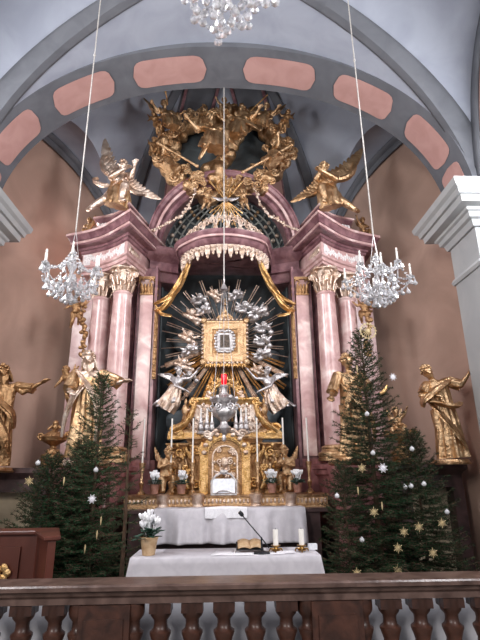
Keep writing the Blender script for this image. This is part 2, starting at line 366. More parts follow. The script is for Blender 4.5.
# ------------------------------------------------------------------ sculpted figures
def V(*a): return Vector(a)
STAND = dict(pel=(0, 0, .53), che=(0, 0, .72), nec=(0, .0, .835), hed=(0, -.01, .92), shL=(.115, 0, .79), shR=(-.115, 0, .79), elL=(.17, .0, .63), elR=(-.17, 0, .63),
             haL=(.17, -.08, .5), haR=(-.17, -.08, .5), hiL=(.06, 0, .5), hiR=(-.06, 0, .5), knL=(.065, -.02, .28), knR=(-.065, -.02, .28), foL=(.07, 0, .04), foR=(-.07, 0, .04))
def body_mb(J, fat=1.0, head=1.0, fing=True, look=(0, -1, 0)):
    b = MB(); j = {k: Vector(v) for k, v in J.items()}; R = lambda r: r * fat
    up = (j['nec'] - j['pel']).normalized(); sx = (j['shL'] - j['shR']).normalized()
    b.tube([j['pel'], (j['pel'] + j['che']) / 2, j['che'], j['nec'] - up * .02], [R(.088), R(.074), R(.092), R(.045)], 12)
    b.ell(j['che'] + up * .01, (R(.105), R(.07), R(.09)), None); b.ell(j['pel'], (R(.095), R(.075), R(.075)))
    b.tube([j['nec'] - up * .05, j['nec'], j['hed']], [R(.045), R(.032), R(.03)], 10)
    lk = Vector(look).normalized(); hu = (j['hed'] - j['nec']).normalized(); hs = hu.cross(lk).normalized() if abs(hu.dot(lk)) < .98 else V(1, 0, 0); lk = hs.cross(hu).normalized() * (1 if hs.cross(hu).dot(lk) > 0 else -1)
    Rm = Matrix((hs, lk, hu)).transposed(); h = j['hed']; k = head; P = lambda x, y, z: h + Rm @ Vector((x * k, y * k, z * k))
    b.ell(P(0, 0, .01), (.05 * k, .06 * k, .064 * k), Rm); b.ell(P(0, .02, -.03), (.036 * k, .042 * k, .04 * k), Rm)
    b.tube([P(0, .055, .012), P(0, .074, -.012)], [.008 * k, .013 * k], 6); b.ell(P(0, .056, -.034), (.016 * k, .01 * k, .006 * k), Rm); b.ell(P(0, .055, -.055), (.014 * k, .012 * k, .012 * k), Rm)
    for s in (-1, 1):
        b.ell(P(s * .02, .053, .016), (.011 * k, .008 * k, .008 * k), Rm); b.ell(P(s * .052, -.005, -.005), (.008 * k, .012 * k, .02 * k), Rm); b.ell(P(s * .02, .056, .03), (.016 * k, .008 * k, .005 * k), Rm)
    for s in 'LR':
        sh, el, ha, hi, kn, fo = [j[q + s] for q in ('sh', 'el', 'ha', 'hi', 'kn', 'fo')]
        b.tube([j['che'] + up * .03, sh], [R(.06), R(.042)], 8); b.ell(sh, R(.042))
        b.tube([sh, (sh + el) / 2, el], [R(.04), R(.036), R(.028)], 10); b.tube([el, el.lerp(ha, .35), ha], [R(.029), R(.03), R(.018)], 10); b.ell(el, R(.029))
        b.tube([j['pel'], hi], [R(.07), R(.068)], 8); b.tube([hi, hi.lerp(kn, .4), kn], [R(.07), R(.062), R(.043)], 10); b.ell(kn, R(.044))
        b.tube([kn, kn.lerp(fo, .35), fo], [R(.043), R(.043), R(.024)], 10)
        d = (ha - el).normalized(); side = d.cross(V(0, 0, 1)); side = side.normalized() if side.length > .1 else V(1, 0, 0); nn = side.cross(d).normalized()
        pm = ha + d * .03; b.tube([ha, ha + d * .025, ha + d * .052], [.018, .024, .022], 8)
        if fing:
            for q, (o, ln) in enumerate(((-.021, .04), (-.007, .048), (.007, .045), (.021, .034))):
                a = ha + d * .045 + side * o; c = a + d * ln * .55 + side * o * .25; b.tube([a, c, c + d * ln * .45 - nn * .016], [.0095, .009, .0075], 6)
            b.tube([ha + d * .012 + side * .018, ha + d * .03 + side * .04, ha + d * .052 + side * .046 - nn * .008], [.011, .01, .008], 6)
        fd = Vector((lk.x, lk.y, 0)); fd = fd.normalized() if fd.length > .1 else V(0, -1, 0); sd = (fo - kn).normalized(); fd = (fd - sd * fd.dot(sd) * .6).normalized()
        b.tube([fo - fd * .02, fo + fd * .045, fo + fd * .095], [R(.026), R(.026), R(.015)], 8, .8)
    return b, (h, Rm, k)
def hair_mb(hd, style='curl', seed=0):
    h, Rm, k = hd; rn = random.Random(seed); b = MB(); P = lambda x, y, z: h + Rm @ Vector((x * k, y * k, z * k))
    for i in range(30):
        a = rn.uniform(0, 2 * PI); e = rn.uniform(-.2, 1.45); x, y, z = .052 * cos(e) * cos(a), .062 * cos(e) * sin(a) - .008, .02 + .062 * sin(e)
        if y > .03 and z < .045: continue
        b.ell(P(x, y, z), rn.uniform(.014, .022) * k, n=7, m=5)
    if style == 'long':
        for i in range(12):
            a = PI + PI * i / 11; p0 = P(.05 * cos(a), .05 * sin(a), .01); p1 = P(.062 * cos(a), .055 * sin(a), -.05); p2 = P(.07 * cos(a), .06 * sin(a) - .01, -.11); b.tube([p0, p1, p2], [.014 * k, .015 * k, .006 * k], 6)
    return b
def beard_mb(hd, seed=0):
    h, Rm, k = hd; b = MB(); P = lambda x, y, z: h + Rm @ Vector((x * k, y * k, z * k)); rn = random.Random(seed)
    for i in range(11):
        u = -1 + 2 * i / 10; b.tube([P(u * .042, .045 - abs(u) * .03, -.03), P(u * .036, .062 - abs(u) * .02, -.075), P(u * .014 + rn.uniform(-.006, .006), .058, -.15 + abs(u) * .05)], [.012 * k, .014 * k, .005 * k], 6)
    return b
def skirt_mb(rings, nf=9, amp=.14, seed=0, seg=72, twist=1.2):
    """drapery: rings = [(centre, rx, ry)], heavy folds that deepen downwards"""
    rn = random.Random(seed); ph = [rn.uniform(0, 6) for _ in range(4)]; g = []; n = len(rings); R_ = []
    K = 14
    for i in range(K):
        u = i / (K - 1) * (n - 1); a = min(int(u), n - 2); w = u - a; c = Vector(rings[a][0]).lerp(Vector(rings[a + 1][0]), w); rx = rings[a][1] * (1 - w) + rings[a + 1][1] * w; ry = rings[a][2] * (1 - w) + rings[a + 1][2] * w; R_.append((c, rx, ry))
    b = MB(); vs = []
    for i, (c, rx, ry) in enumerate(R_):
        t = i / (K - 1); am = amp * (.35 + .65 * t)
        ax = (R_[min(i + 1, K - 1)][0] - R_[max(i - 1, 0)][0]).normalized(); ux = V(1, 0, 0); ux = (ux - ax * ax.dot(ux)).normalized(); uy = ax.cross(ux)
        for k in range(seg):
            a = 2 * PI * k / seg; f = 1 + am * (sin(nf * a + ph[0] + twist * t * 2) * .6 + sin((nf * 2 - 3) * a + ph[1] - twist * t * 3) * .35 + sin(3 * a + ph[2] + t * 4) * .5)
            vs.append(c + ux * cos(a) * rx * f + uy * sin(a) * ry * f)
    fs = []
    for i in range(K - 1):
        for k in range(seg): k2 = (k + 1) % seg; fs.append((i * seg + k, i * seg + k2, (i + 1) * seg + k2, (i + 1) * seg + k))
    fs.append(tuple(reversed(range(seg)))); fs.append(tuple((K - 1) * seg + k for k in range(seg)))
    return b.add(vs, fs)
def scarf_mb(b, pts, r0, r1, seed=0, flat=.45):
    rn = random.Random(seed); P = [Vector(p) for p in pts]; Q = []
    for i in range(len(P) - 1):
        p0 = P[max(i - 1, 0)]; p1 = P[i]; p2 = P[i + 1]; p3 = P[min(i + 2, len(P) - 1)]
        for k in range(6):
            t = k / 6; Q.append(.5 * ((2 * p1) + (p2 - p0) * t + (2 * p0 - 5 * p1 + 4 * p2 - p3) * t * t + (3 * p1 - p0 - 3 * p2 + p3) * t ** 3))
    Q.append(P[-1]); n = len(Q); ph = rn.uniform(0, 6)
    return b.tube(Q, [r0 + (r1 - r0) * sin(PI * i / (n - 1)) for i in range(n)], 20, flat, fold=lambda q, i: .22 * sin(5 * q + ph + i * .35))
def wing_mb(root, tip, nrm, width=.2, n=(9, 8, 6)):
    """feathered wing from root to tip; nrm = direction of its face; feathers hang to the side of tip x nrm"""
    b = MB(); root = Vector(root); tip = Vector(tip); ax = (tip - root); L = ax.length; ax.normalize(); nr = Vector(nrm); nr = (nr - ax * nr.dot(ax)).normalized(); sd = ax.cross(nr)
    bend = lambda u: root + ax * L * .62 * u + sd * (-.16 * L * sin(PI * u * .9))
    b.tube([bend(k / 6) for k in range(7)], [.04 * L + .035 * L * sin(PI * k / 6 * .9) + .006 for k in range(7)], 8, .7)
    for row, cnt in enumerate(n):
        for i in range(cnt):
            u = (i + .5) / cnt; p = bend(.08 + .92 * u); ln = L * (.30 - .07 * row) * (.7 + .75 * u); d = (ax * (.25 + .95 * u ** 1.4) + sd * (1.05 - .75 * u ** 2)).normalized()
            w = L * .058; q = p + d * ln; ls = d.cross(nr).normalized(); off = nr * (.012 * L * row + .003 * i * L)
            Rm = Matrix((ls, d, nr)).transposed(); b.ell(p + d * ln * .5 + off, (w, ln * .55, .012 * L), Rm, 8, 8)
            b.tube([p + off + nr * .012 * L, q + off + nr * .005 * L], [.007 * L, .003 * L], 5)
    return b
def figure(name, label, cat, loc, rz, H, J, mat='gold', fat=1.0, head=1.0, robe=None, scarves=(), wings=(), hair='curl', beard=False, look=(0, -1, 0), group=None, seed=0, fing=True, vox=.0105, base=None, extra=None, sleeves=(), robe_mat=None, hair_mat=None):
    t = thing(name, label, cat, loc, rz, group, H)
    JJ = dict(STAND); JJ.update(J); b, hd = body_mb(JJ, fat, head, fing, look)
    remesh(b, 'body', vox, mat, t, 2)
    if hair: hair_mb(hd, hair, seed).build('hair', hair_mat or mat, t)
    if beard: beard_mb(hd, seed).build('beard', hair_mat or mat, t)
    if robe: skirt_mb(*robe[:1], **(robe[1] if len(robe) > 1 else {}), seed=seed).build('robe', robe_mat or mat, t, 60)
    if sleeves:
        for p0, p1, r0, r1 in sleeves: skirt_mb([(p0, r0, r0), (Vector(p0).lerp(Vector(p1), .5), (r0 + r1) / 2, (r0 + r1) / 2), (p1, r1, r1)], nf=6, amp=.16, seg=36, seed=seed + 5).build('sleeve', robe_mat or mat, t, 60)
    for k, sc in enumerate(scarves):
        scarf_mb(MB(), *sc, seed=seed + k).build('mantle', mat, t, 60)
    for w in wings: wing_mb(*w).build('wing', mat, t)
    if base:
        MB().lathe([(base * .98, -.045), (base, -.03), (base * .93, -.02), (base * .9, 0)], n=28).build('plinth', mat, t)
    if extra: extra(t)
    return t
# ------------------------------------------------------------------ the high altar retable (built for one side and mirrored where both sides match)
RT = thing('altar_retable', 'towering pink and mauve marble high altar retable with columns and arched top', 'altarpiece', (0, 9.0, 0))
RT.location = (0, 0, 0)
P1 = Vector((-1.86, 8.3)); AL = Vector((-.846, .533)); NI = Vector((.533, .846))
def pl(a, n): q = P1 + AL * a + NI * n; return (q.x, q.y)
def block_poly(o0=0.0):
    pts = [(-1.42, 10.1), (-1.5, 9.35)]
    pts = [(-1.50, 9.45), P1.to_tuple()]
    for k in range(1, 8):                                   # the front face is slightly hollowed
        u = k / 8; pts.append(pl(1.16 * u, .08 * sin(PI * u)))
    pts += [pl(1.16, 0), (-2.84, 9.75), (-1.5, 9.75)]
    return pts
BP = block_poly()
def side(mb, s):
    return mb.mirror() if s > 0 else mb
def ccw(p):
    a = sum(p[i - 1][0] * p[i][1] - p[i][0] * p[i - 1][1] for i in range(len(p))); return p if a > 0 else p[::-1]
BP = ccw(BP)
def leaf_cap(c, r, h):
    """corinthian capital: bell, two rows of leaves, volutes"""
    x, y, z = c; b = MB(); b.lathe([(r * .95, 0), (r * 1.0, h * .04), (r * .92, h * .08), (r * .95, h * .5), (r * 1.2, h * .85), (r * 1.25, h * .87)], (x, y, z), 20)
    for row, (n, z0, z1, o) in enumerate(((8, .06, .42, 0), (8, .28, .66, PI / 8))):
        for k in range(n):
            a = 2 * PI * k / n + o; d = V(cos(a), sin(a), 0); b.tube([V(x, y, z + z0 * h) + d * r * .95, V(x, y, z + (z0 + z1) / 2 * h) + d * r * 1.12, V(x, y, z + z1 * h) + d * r * 1.3, V(x, y, z + (z1 - .06) * h) + d * r * 1.48], [r * .26, r * .3, r * .24, r * .1], 7, .5)
    for k in range(4):
        a = PI / 4 + PI / 2 * k + .5; d = V(cos(a), sin(a), 0); cc = V(x, y, z + h * .76) + d * r * 1.5; pts = []
        for i in range(22):
            q = i / 21 * 4 * PI; rr = r * .36 * (1 - .8 * i / 21); pts.append(cc + d * rr * cos(q + 2) + V(0, 0, rr * sin(q + 2)))
        b.tube(pts, r * .11, 6); b.tube([V(x, y, z + h * .5) + d * r * 1.0, cc + V(0, 0, r * .34)], [r * .08, r * .16], 6)
        e = V(cos(a + PI / 4), sin(a + PI / 4), 0); b.ell(V(x, y, z + h * .84) + e * r * 1.25, r * .2, n=8, m=6)
    b.lathe([(r * 1.5, h * .88), (r * 1.68, h * .92), (r * 1.68, h)], (x, y, z), 8)
    return b
for s in (-1, 1):
    sx = -s
    f = lambda mb: side(mb, s)
    # pedestal zone
    f(MB().mould(BP, [(.04, .0), (.04, .9), (.06, .92), (.0, .98), (0, 1.0)])).build('lower_base', 'dark_marble', RT, 25)
    f(MB().mould(BP, [(0, .99), (.0, 1.05), (.05, 1.06), (.07, 1.15), (.02, 1.2), (0, 1.25), (0, 1.86), (.02, 1.9), (.06, 1.93), (.07, 2.0), (.1, 2.02), (.1, 2.08), (.06, 2.1), (.0, 2.12), (0, 2.15)])).build('pedestal', 'red_marble', RT, 25)
    # pale panels on the pedestal faces
    b = MB(); 
    for a0, a1 in ((.1, .54), (.66, 1.06)):
        g = [pl(a0, -.02), pl(a1, -.02), pl(a1, .12), pl(a0, .12)]; b.mould(ccw(g), [(-.03, 1.3), (0, 1.32), (0, 1.8), (-.03, 1.82)])
    f(b).build('pedestal_panel', 'pink', RT, 25)
    for a, nrm in ((.28, .26), (.86, .28)):
        x, y = pl(a, nrm); x *= -s if s > 0 else 1; x = x if s < 0 else abs(x)
        col = MB().lathe([(.195, 2.38), (.2, 2.5), (.198, 3.2), (.19, 4.2), (.17, 5.2), (.175, 5.22), (.19, 5.24), (.178, 5.27), (.168, 5.28)], (x, y, 0), 40).build('column_shaft', 'pink', RT)
        MB().lathe([(.33, 2.15), (.33, 2.2), (.31, 2.21), (.325, 2.25), (.315, 2.29), (.27, 2.31), (.255, 2.34), (.265, 2.37), (.25, 2.4), (.215, 2.41), (.2, 2.42)], (x, y, 0), 36).build('column_base', 'gold', col)
        leaf_cap((x, y, 5.26), .172, .5).build('capital', 'gold_pale', col, 50)
    # pink pilasters beside the niche and behind the columns
    f(MB().box((-2.25, 9.62, 4.03), (1.75, .25, 3.8))).build('back_panel', 'pink', RT, 25)
    f(MB().box((-1.56, 9.28, 4.03), (.36, .6, 3.8)).box((-1.9, 9.4, 4.03), (.2, .4, 3.8))).build('pilaster', 'mauve', RT, 25)
    f(MB().box((-1.545, 8.965, 4.0), (.25, .05, 3.5)).box((-1.57, 8.97, 5.62), (.2, .04, .0))).build('pilaster_panel', 'pink', RT, 25)
    f(MB().box((-1.36, 9.15, 4.0), (.05, .5, 3.9))).build('pilaster_edge', 'mauve', RT, 25)
    b = MB()                                                 # gilded pilaster capital with hanging ornaments
    b.box((-1.55, 8.95, 5.7), (.32, .12, .05)).box((-1.55, 8.95, 5.36), (.26, .08, .03))
    for k in range(4):
        b.tube([(-1.64 + .06 * k, 8.94, 5.38), (-1.64 + .06 * k, 8.91, 5.48), (-1.65 + .066 * k, 8.87, 5.56)], [.03, .04, .015], 6)
    for q in (-1, 1): b.tube([(-1.55 + q * .1 + .045 * cos(i * .5), 8.9, 5.62 + .045 * sin(i * .5)) for i in range(11)], .016, 5)
    for k in range(5): b.ell((-1.36, 8.93, 5.6 - .13 * k), (.045, .03, .06), n=8, m=6)
    f(b).build('pilaster_capital', 'gold_dark', RT)
    b = MB(); b.box((-1.33, 8.9, 4.35), (.07, .05, 1.4)).tube([(-1.33, 8.87, 3.65), (-1.33, 8.86, 5.05)], .022, 6)
    for k in range(12): b.ell((-1.33, 8.86, 3.7 + k * .115), (.03, .025, .045), n=8, m=6)
    f(b).build('gilded_frame_strip', 'gold_dark', RT)
    # entablature: architrave, frieze with white relief, cornice
    ent = f(MB().mould(BP, [(.02, 6.19), (.05, 6.21), (.06, 6.25), (.09, 6.26), (.1, 6.3), (.22, 6.31), (.23, 6.33), (.23, 6.39), (.25, 6.4), (.26, 6.44), (.3, 6.49), (.31, 6.54), (.0, 6.56)])).build('cornice', 'mauve', RT, 25)
    f(MB().mould(BP, [(-.02, 5.74), (.02, 5.74), (.02, 5.79), (.045, 5.8), (.045, 5.86), (.08, 5.88), (.085, 5.91), (.02, 5.93), (.02, 6.2)])).build('architrave', 'pink', RT, 25)
    hl = MB(); hl.mould(BP, [(.232, 6.335), (.242, 6.335), (.242, 6.385), (.232, 6.385)]); hl.mould(BP, [(.305, 6.5), (.325, 6.5), (.325, 6.55), (.305, 6.55)])
    f(hl).build('entablature_fillet', 'pink', ent, 25)
    def relief(z0, z1, a0, a1, off, nm, m, par, inner=None):
        g = []; 
        for i in range(41):
            u = a0 + (a1 - a0) * i / 40; q = P1 + AL * u + NI * (.10 * sin(PI * u / 1.16) - off); g.append([(q.x, q.y, z0 + (z1 - z0) * k / 6) for k in range(7)])
        b = MB().sheet(g); rn = random.Random(3)
        for i in range(int((a1 - a0) / .055)):
            u = a0 + .04 + i * .055; q = P1 + AL * u + NI * (.10 * sin(PI * u / 1.16) - off - .005); zc = (z0 + z1) / 2 + .03 * sin(i * 1.7); b.ell((q.x, q.y, zc), (.03, .02, (z1 - z0) * .26), n=7, m=5); b.ell((q.x, q.y, zc + (z1 - z0) * .25 * (-1) ** i), (.018, .018, .018), n=6, m=4)
        return f(b).build(nm, m, par, 30)
    relief(5.95, 6.18, .04, 1.14, .03, 'frieze_relief', 'relief', ent)
    ip = [(P1.x + .02 + t * .17, P1.y + .08 + t * .95) for t in (0, 1)]
    b = MB(); dx = V(.28, 1.15, 0).normalized(); nx = V(dx.y, -dx.x, 0)
    for i in range(17): q = V(P1.x, P1.y, 6.064) + dx * (.06 + .06 * i) + nx * .035; b.ell(q, (.025, .03, .07), n=7, m=5)
    f(b).build('frieze_relief', 'gold_pale', ent)
    # attic block with relief, on which the angel sits
    AP = ccw([(-1.62, 9.45), pl(.04, .06)] + [pl(.9 * k / 6, .1 + .08 * sin(PI * k / 6)) for k in range(1, 6)] + [pl(.9, .1), (-2.6, 9.75), (-1.6, 9.75)])
    at_ = f(MB().mould(AP, [(.14, 6.55), (.14, 6.6), (.08, 6.63), (.05, 6.65), (.0, 6.67), (0, 6.87), (.03, 6.89), (.09, 6.93), (.11, 6.99), (.0, 7.01)])).build('attic_block', 'mauve', RT, 25)
    f(MB().mould(AP, [(.0, 6.68), (.012, 6.69), (.012, 6.86), (.0, 6.865)])).build('attic_panel', 'pink', at_, 25)
    b = MB()
    for i in range(13): q = P1 + AL * (.08 + .065 * i) + NI * (.055 + .08 * sin(PI * (.08 + .065 * i) / .9)); b.box((q.x, q.y, 6.775), (.05, .05, .13), rz=-.56).ell((q.x - .01, q.y - .03, 6.775), (.026, .03, .05), n=7, m=5)
    f(b).build('attic_relief', 'relief', at_, 30)
    f(MB().mould(AP, [(.1, 6.945), (.125, 6.95), (.125, 6.985), (.1, 6.99)])).build('attic_fillet', 'pink', at_, 25)
    # scroll stone beside the attic block
    f(MB().mould(ccw([pl(.86, .12), pl(1.14, .04), pl(1.14, .5), pl(.86, .5)]), [(0, 6.541), (0, 6.619), (-.03, 6.688), (-.06, 6.723)])).build('attic_scroll', 'mauve', RT, 30)
    # inner entablature running to the canopy
    IP = ccw([(-1.52, 9.1), (-1.0, 9.3), (-1.0, 9.75), (-1.52, 9.75)])
    f(MB().mould(IP, [(.0, 5.72), (.02, 5.74), (.02, 5.92), (.08, 5.94), (.02, 5.98), (.02, 6.16), (.1, 6.24), (.16, 6.3), (.2, 6.38), (.2, 6.44), (.0, 6.46)])).build('inner_entablature', 'mauve', RT, 25)
    # marble strip between pedestals and altar steps
    f(MB().box((-1.5, 9.2, 1.6), (.5, .5, 1.2))).build('inner_pedestal', 'red_marble', RT, 25)
# niche: half cylinder and coffered quarter dome
NCY = 9.45; NR = 1.32
g = []
for i in range(33):
    a = PI * i / 32; g.append([(-NR * cos(a), NCY + .95 * sin(a), z) for z in (.9, 2, 3, 4, 5, 6, 6.46)])
MB().sheet(g).build('niche_wall', 'niche', RT, 60, solid=.04)
dz = 6.46; g = []
dm = lambda a, e, r=1.0: (-1.33 * r * cos(e) * cos(a), NCY + 1.1 * r * cos(e) * sin(a), dz + 1.42 * r * sin(e))
for i in range(33): g.append([dm(PI * i / 32, PI / 2 * k / 12) for k in range(13)])
sh = MB().sheet(g).build('niche_dome', 'niche', RT, 60, solid=.04)
b = MB()
for i in range(1, 13): b.tube([dm(PI * i / 13, PI / 2 * .86 * k / 14, .975) for k in range(15)], .022, 5)
for k in range(6): b.tube([dm(PI * i / 40, PI / 2 * .86 * k / 5, .975) for i in range(41)], .024, 5)
b.build('dome_coffer_ribs', mat('coffer_grey', '#7c807e', '#a5a8a2', 6, .45), sh)
b = MB(); b2 = MB()
for i in range(13):
    for k in range(5):
        a = PI * (i + .5) / 13; e = PI / 2 * .86 * (k + .5) / 5; c = dm(a, e, .96); MB().ell(c, .06 - .006 * k, n=7, m=5).build('coffer_rosette', 'gold' if k == 3 else 'gold_pale', sh)
pass
# arched pediment ring
g = []; prof = [(1.28, 9.45), (1.28, 9.1), (1.31, 9.06), (1.36, 9.05), (1.38, 8.98), (1.44, 8.97), (1.47, 8.9), (1.52, 8.88), (1.54, 8.85), (1.56, 8.85), (1.56, 9.5)]
for i in range(65):
    a = PI * i / 64; g.append([(-(r + .04) * cos(a), y, 6.46 + (r + .06) * 1.08 * sin(a)) for r, y in prof])
MB().sheet(g).build('arched_pediment', 'mauve', RT, 30)
g = []
for i in range(65):
    a = PI * i / 64; g.append([(-(r + .04) * cos(a), y, 6.46 + (r + .06) * 1.08 * sin(a)) for r, y in ((1.385, 8.965), (1.385, 8.955), (1.435, 8.945), (1.435, 8.965))])
MB().sheet(g).build('pediment_fillet', 'pink', RT, 30)
# gallery behind, closing the back of the arch
b = MB()
for i in range(12):
    pass
# canopy over the picture: a bowed cornice on the niche
cp = [(-.85, 9.5)] + [(-.86 * cos(PI * k / 24) * (1 + .05 * sin(6 * PI * k / 24)), 9.0 - .92 * sin(PI * k / 24) ** .8) for k in range(25)] + [(.85, 9.5)]
cp = ccw(cp)
CN = MB().mould(cp, [(-.5, 5.97), (-.1, 5.97), (-.03, 6.0), (-.03, 6.06), (.0, 6.07), (.03, 6.1), (.06, 6.15), (.09, 6.16), (.09, 6.22), (.12, 6.25), (.14, 6.3), (.0, 6.32), (-.3, 6.33)]).build('canopy', 'mauve', RT, 30)
MB().mould(cp, [(.09, 6.165), (.1, 6.17), (.1, 6.205), (.09, 6.21)]).build('canopy_fillet', 'pink', CN, 30)
b = MB(); b3 = MB()
for k in range(1, 24):                                       # lambrequin: hanging tabs with tassels
    a = PI * k / 24; x, y = -.84 * cos(a), 9.0 - .9 * sin(a) ** .8; z = 6.0; L = .19 if k % 2 else .12
    b.box((x, y, z - L / 2 + .04), (.085, .03, L), rz=0, taper=1.25).ell((x, y - .01, z - L), (.028, .028, .05), n=7, m=5)
    b.tube([(x - .06, y - .02, z + .02), (x, y - .035, z - .05), (x + .06, y - .02, z + .02)], .014, 5)
b.build('canopy_fringe', 'gold_pale', CN)
rn = random.Random(5)
for k in range(1, 20):                                       # openwork crown of scrolls on the canopy
    a = PI * k / 20; x, y = -.78 * cos(a), 9.0 - .78 * sin(a) ** .8; h = .15 + .26 * sin(a) ** 4; pts = []
    for i in range(16):
        q = i / 15 * 3.2 * PI; rr = .075 * (1 - .75 * i / 15); pts.append((x + rr * cos(q), y, 6.36 + h * .75 + rr * sin(q)))
    b3.tube(pts, .017, 5).tube([(x, y, 6.33), (x + .05 * (-1) ** k, y, 6.36 + h * .4), (x, y, 6.36 + h)], [.03, .025, .012], 6).ell((x, y - .01, 6.36 + h), .028, n=7, m=5)
    b3.tube([(x, y, 6.38), (x + .1, y - .01, 6.45), (x + .13, y, 6.4)], [.02, .022, .01], 6)
b3.build('canopy_crown', 'gold_pale', CN)
rn = random.Random(9)
for s in (-1, 1):                                            # gilded curtains swept aside under the canopy
    for k, (pts, r) in enumerate((([(.62, 8.5, 6.05), (.74, 8.55, 5.72), (.9, 8.65, 5.42), (1.1, 8.75, 5.22), (1.38, 8.85, 5.12)], .105), ([(.9, 8.66, 5.38), (1.08, 8.72, 5.12), (1.22, 8.78, 5.0), (1.36, 8.84, 4.98)], .075), ([(1.34, 8.84, 5.08), (1.22, 8.78, 4.9), (1.02, 8.74, 4.84)], .05))):
        scarf_mb(MB(), [(s * -x, y, z) for x, y, z in pts], .035, r, seed=k, flat=.6).build('curtain_swag', 'gold_bright', RT)
# side passages between the retable and the apse wall
for s, nm in ((-1, 'left'), (1, 'right')):
    t = thing('passage_screen', ('left' if s < 0 else 'right') + ' dark marble passage screen beside the altar with a cream door', 'screen', (s * 3.4, 8.45, 0))
    MB().mould([(-.52, -.2), (.52, -.2), (.52, .2), (-.52, .2)], [(0, 1.71), (0, 1.9), (.03, 1.95), (.08, 2.0), (.08, 2.08)]).build('lintel', 'dark_marble', t, 25)
    [MB().box((q * .44, 0, .855), (.18, .4, 1.71)).build('jamb', 'dark_marble', t, 25) for q in (-1, 1)]
    MB().box((0, .1, .85), (.76, .06, 1.7)).box((0, .06, 1.25), (.56, .03, .6)).box((0, .06, .45), (.56, .03, .55)).build('door_leaf', 'door', t, 25)

# ------------------------------------------------------------------ painted clouds, sunburst and picture in the niche
t = thing('cloud_glory_relief', 'grey blue painted clouds filling the dark niche behind the rays', 'relief', (0, 9.95, 4.2))
rn = random.Random(2)
b = MB()
for i in range(46):
    x = rn.uniform(-1.05, 1.05); z = rn.uniform(-1.9, -.4) if i < 34 else rn.uniform(-.2, 1.0); b.ell((x, .05 + .1 * abs(x) * -1, z), (rn.uniform(.14, .3), .12, rn.uniform(.1, .24)), n=12, m=8)
remesh(b, 'clouds', .03, 'cloud', t, 6, .03, 6)
SB = thing('sunburst', 'gilded sunburst of straight rays radiating around the small picture', 'sunburst', (0, 9.35, 4.45))
rn = random.Random(7)
for i in range(44):
    a = 2 * PI * (i + .5) / 44; d = V(cos(a), 0, sin(a)); n_ = V(-sin(a), 0, cos(a)); low = sin(a) < -.25; L = (1.5 if i % 2 else 1.25) * (1.1 if low else 1) * (1.0 + .06 * rn.random())
    if abs(cos(a)) * L > 1.27: L = 1.27 / abs(cos(a))
    m = MB(); w0 = .016 if low else .011
    for o in (((-1, 1) if i % 2 else (-1, 0, 1)) if low else ((-1, 1) if i % 2 else (0,))):
        m.tube([d * .3 + n_ * (o * .016), d * L * (1 - .07 * abs(o)) + n_ * (o * (.036 if low else .024))], [w0 * .7, w0 * (1.35 if low else 1)], 4)
    m.build('ray', 'gold_bright' if low and i % 4 else 'gold_pale', SB, 20)
PF = thing('picture_frame', 'square gilded frame with beaded edge and a silver-rimmed small dark picture', 'picture', (0, 9.2, 4.45), sc=.9)
m = MB()
for q in range(4):
    R4 = Matrix.Rotation(q * PI / 2, 4, 'Y'); e = MB().box((0, 0, .4), (.94 if q % 2 else .66, .12, .14)).box((0, -.06, .44), (.92 if q % 2 else .84, .05, .04)).box((0, -.05, .305), (.66 if q % 2 else .56, .06, .05)); m.add([R4 @ Vector(p) for p in e.v], e.f)
m.build('outer_frame', 'gold', PF, 25); MB().box((0, .03, 0), (1.0, .04, 1.0)).build('back_board', 'gold_dark', PF, 25)
m = MB(); m2 = MB()
for q in range(4):
    R4 = Matrix.Rotation(q * PI / 2, 4, 'Y')
    for k in range(11): p = R4 @ Vector((-.45 + .09 * k, -.08, .49)); m.ell(p, .032, n=8, m=6)
    p = R4 @ Vector((.47, -.08, .47)); m2.ell(p, (.075, .05, .075))
m.build('bead_border', 'gold_pale', PF); m2.build('corner_boss', 'gold', PF)
MB().box((0, -.02, 0), (.64, .05, .64)).build('mount', 'gold_dark', PF)
m = MB()
for k in range(24):
    a = 2 * PI * k / 24; m.ell((.19 * cos(a) * (1 + .25 * abs(sin(2 * a))), -.07, .22 * sin(a) * (1 + .25 * abs(sin(2 * a)))), (.035, .025, .035), n=7, m=5)
m.box((0, -.05, 0), (.34, .03, .38)); m.build('silver_rim', 'silver', PF); MB().box((0, -.075, 0), (.21, .02, .28)).build('picture_panel', 'paint_dark', PF, 0)
m = MB()
for k in range(-3, 4): m.tube([(k * .06, -.03, .5), (k * .05, -.05, .66 - .03 * abs(k)), (0, -.05, .82 - .05 * abs(k))], [.03, .022, .012], 6)
m.ell((0, -.05, .86), .04).tube([(0, -.05, .86), (0, -.05, 1.0)], .012, 5).tube([(-.05, -.05, .94), (.05, -.05, .94)], .012, 5).ell((0, -.04, .6), (.09, .06, .08)); m.build('crown', 'gold', PF)
m = MB()
for k in range(18): m.ell((-.42 + .05 * k, -.07, -.56 + .02 * (k % 2)), (.022, .03, .05), n=7, m=5)
m.box((0, -.04, -.52), (.9, .08, .05)); m.build('lower_frill', 'gold_bright', PF)
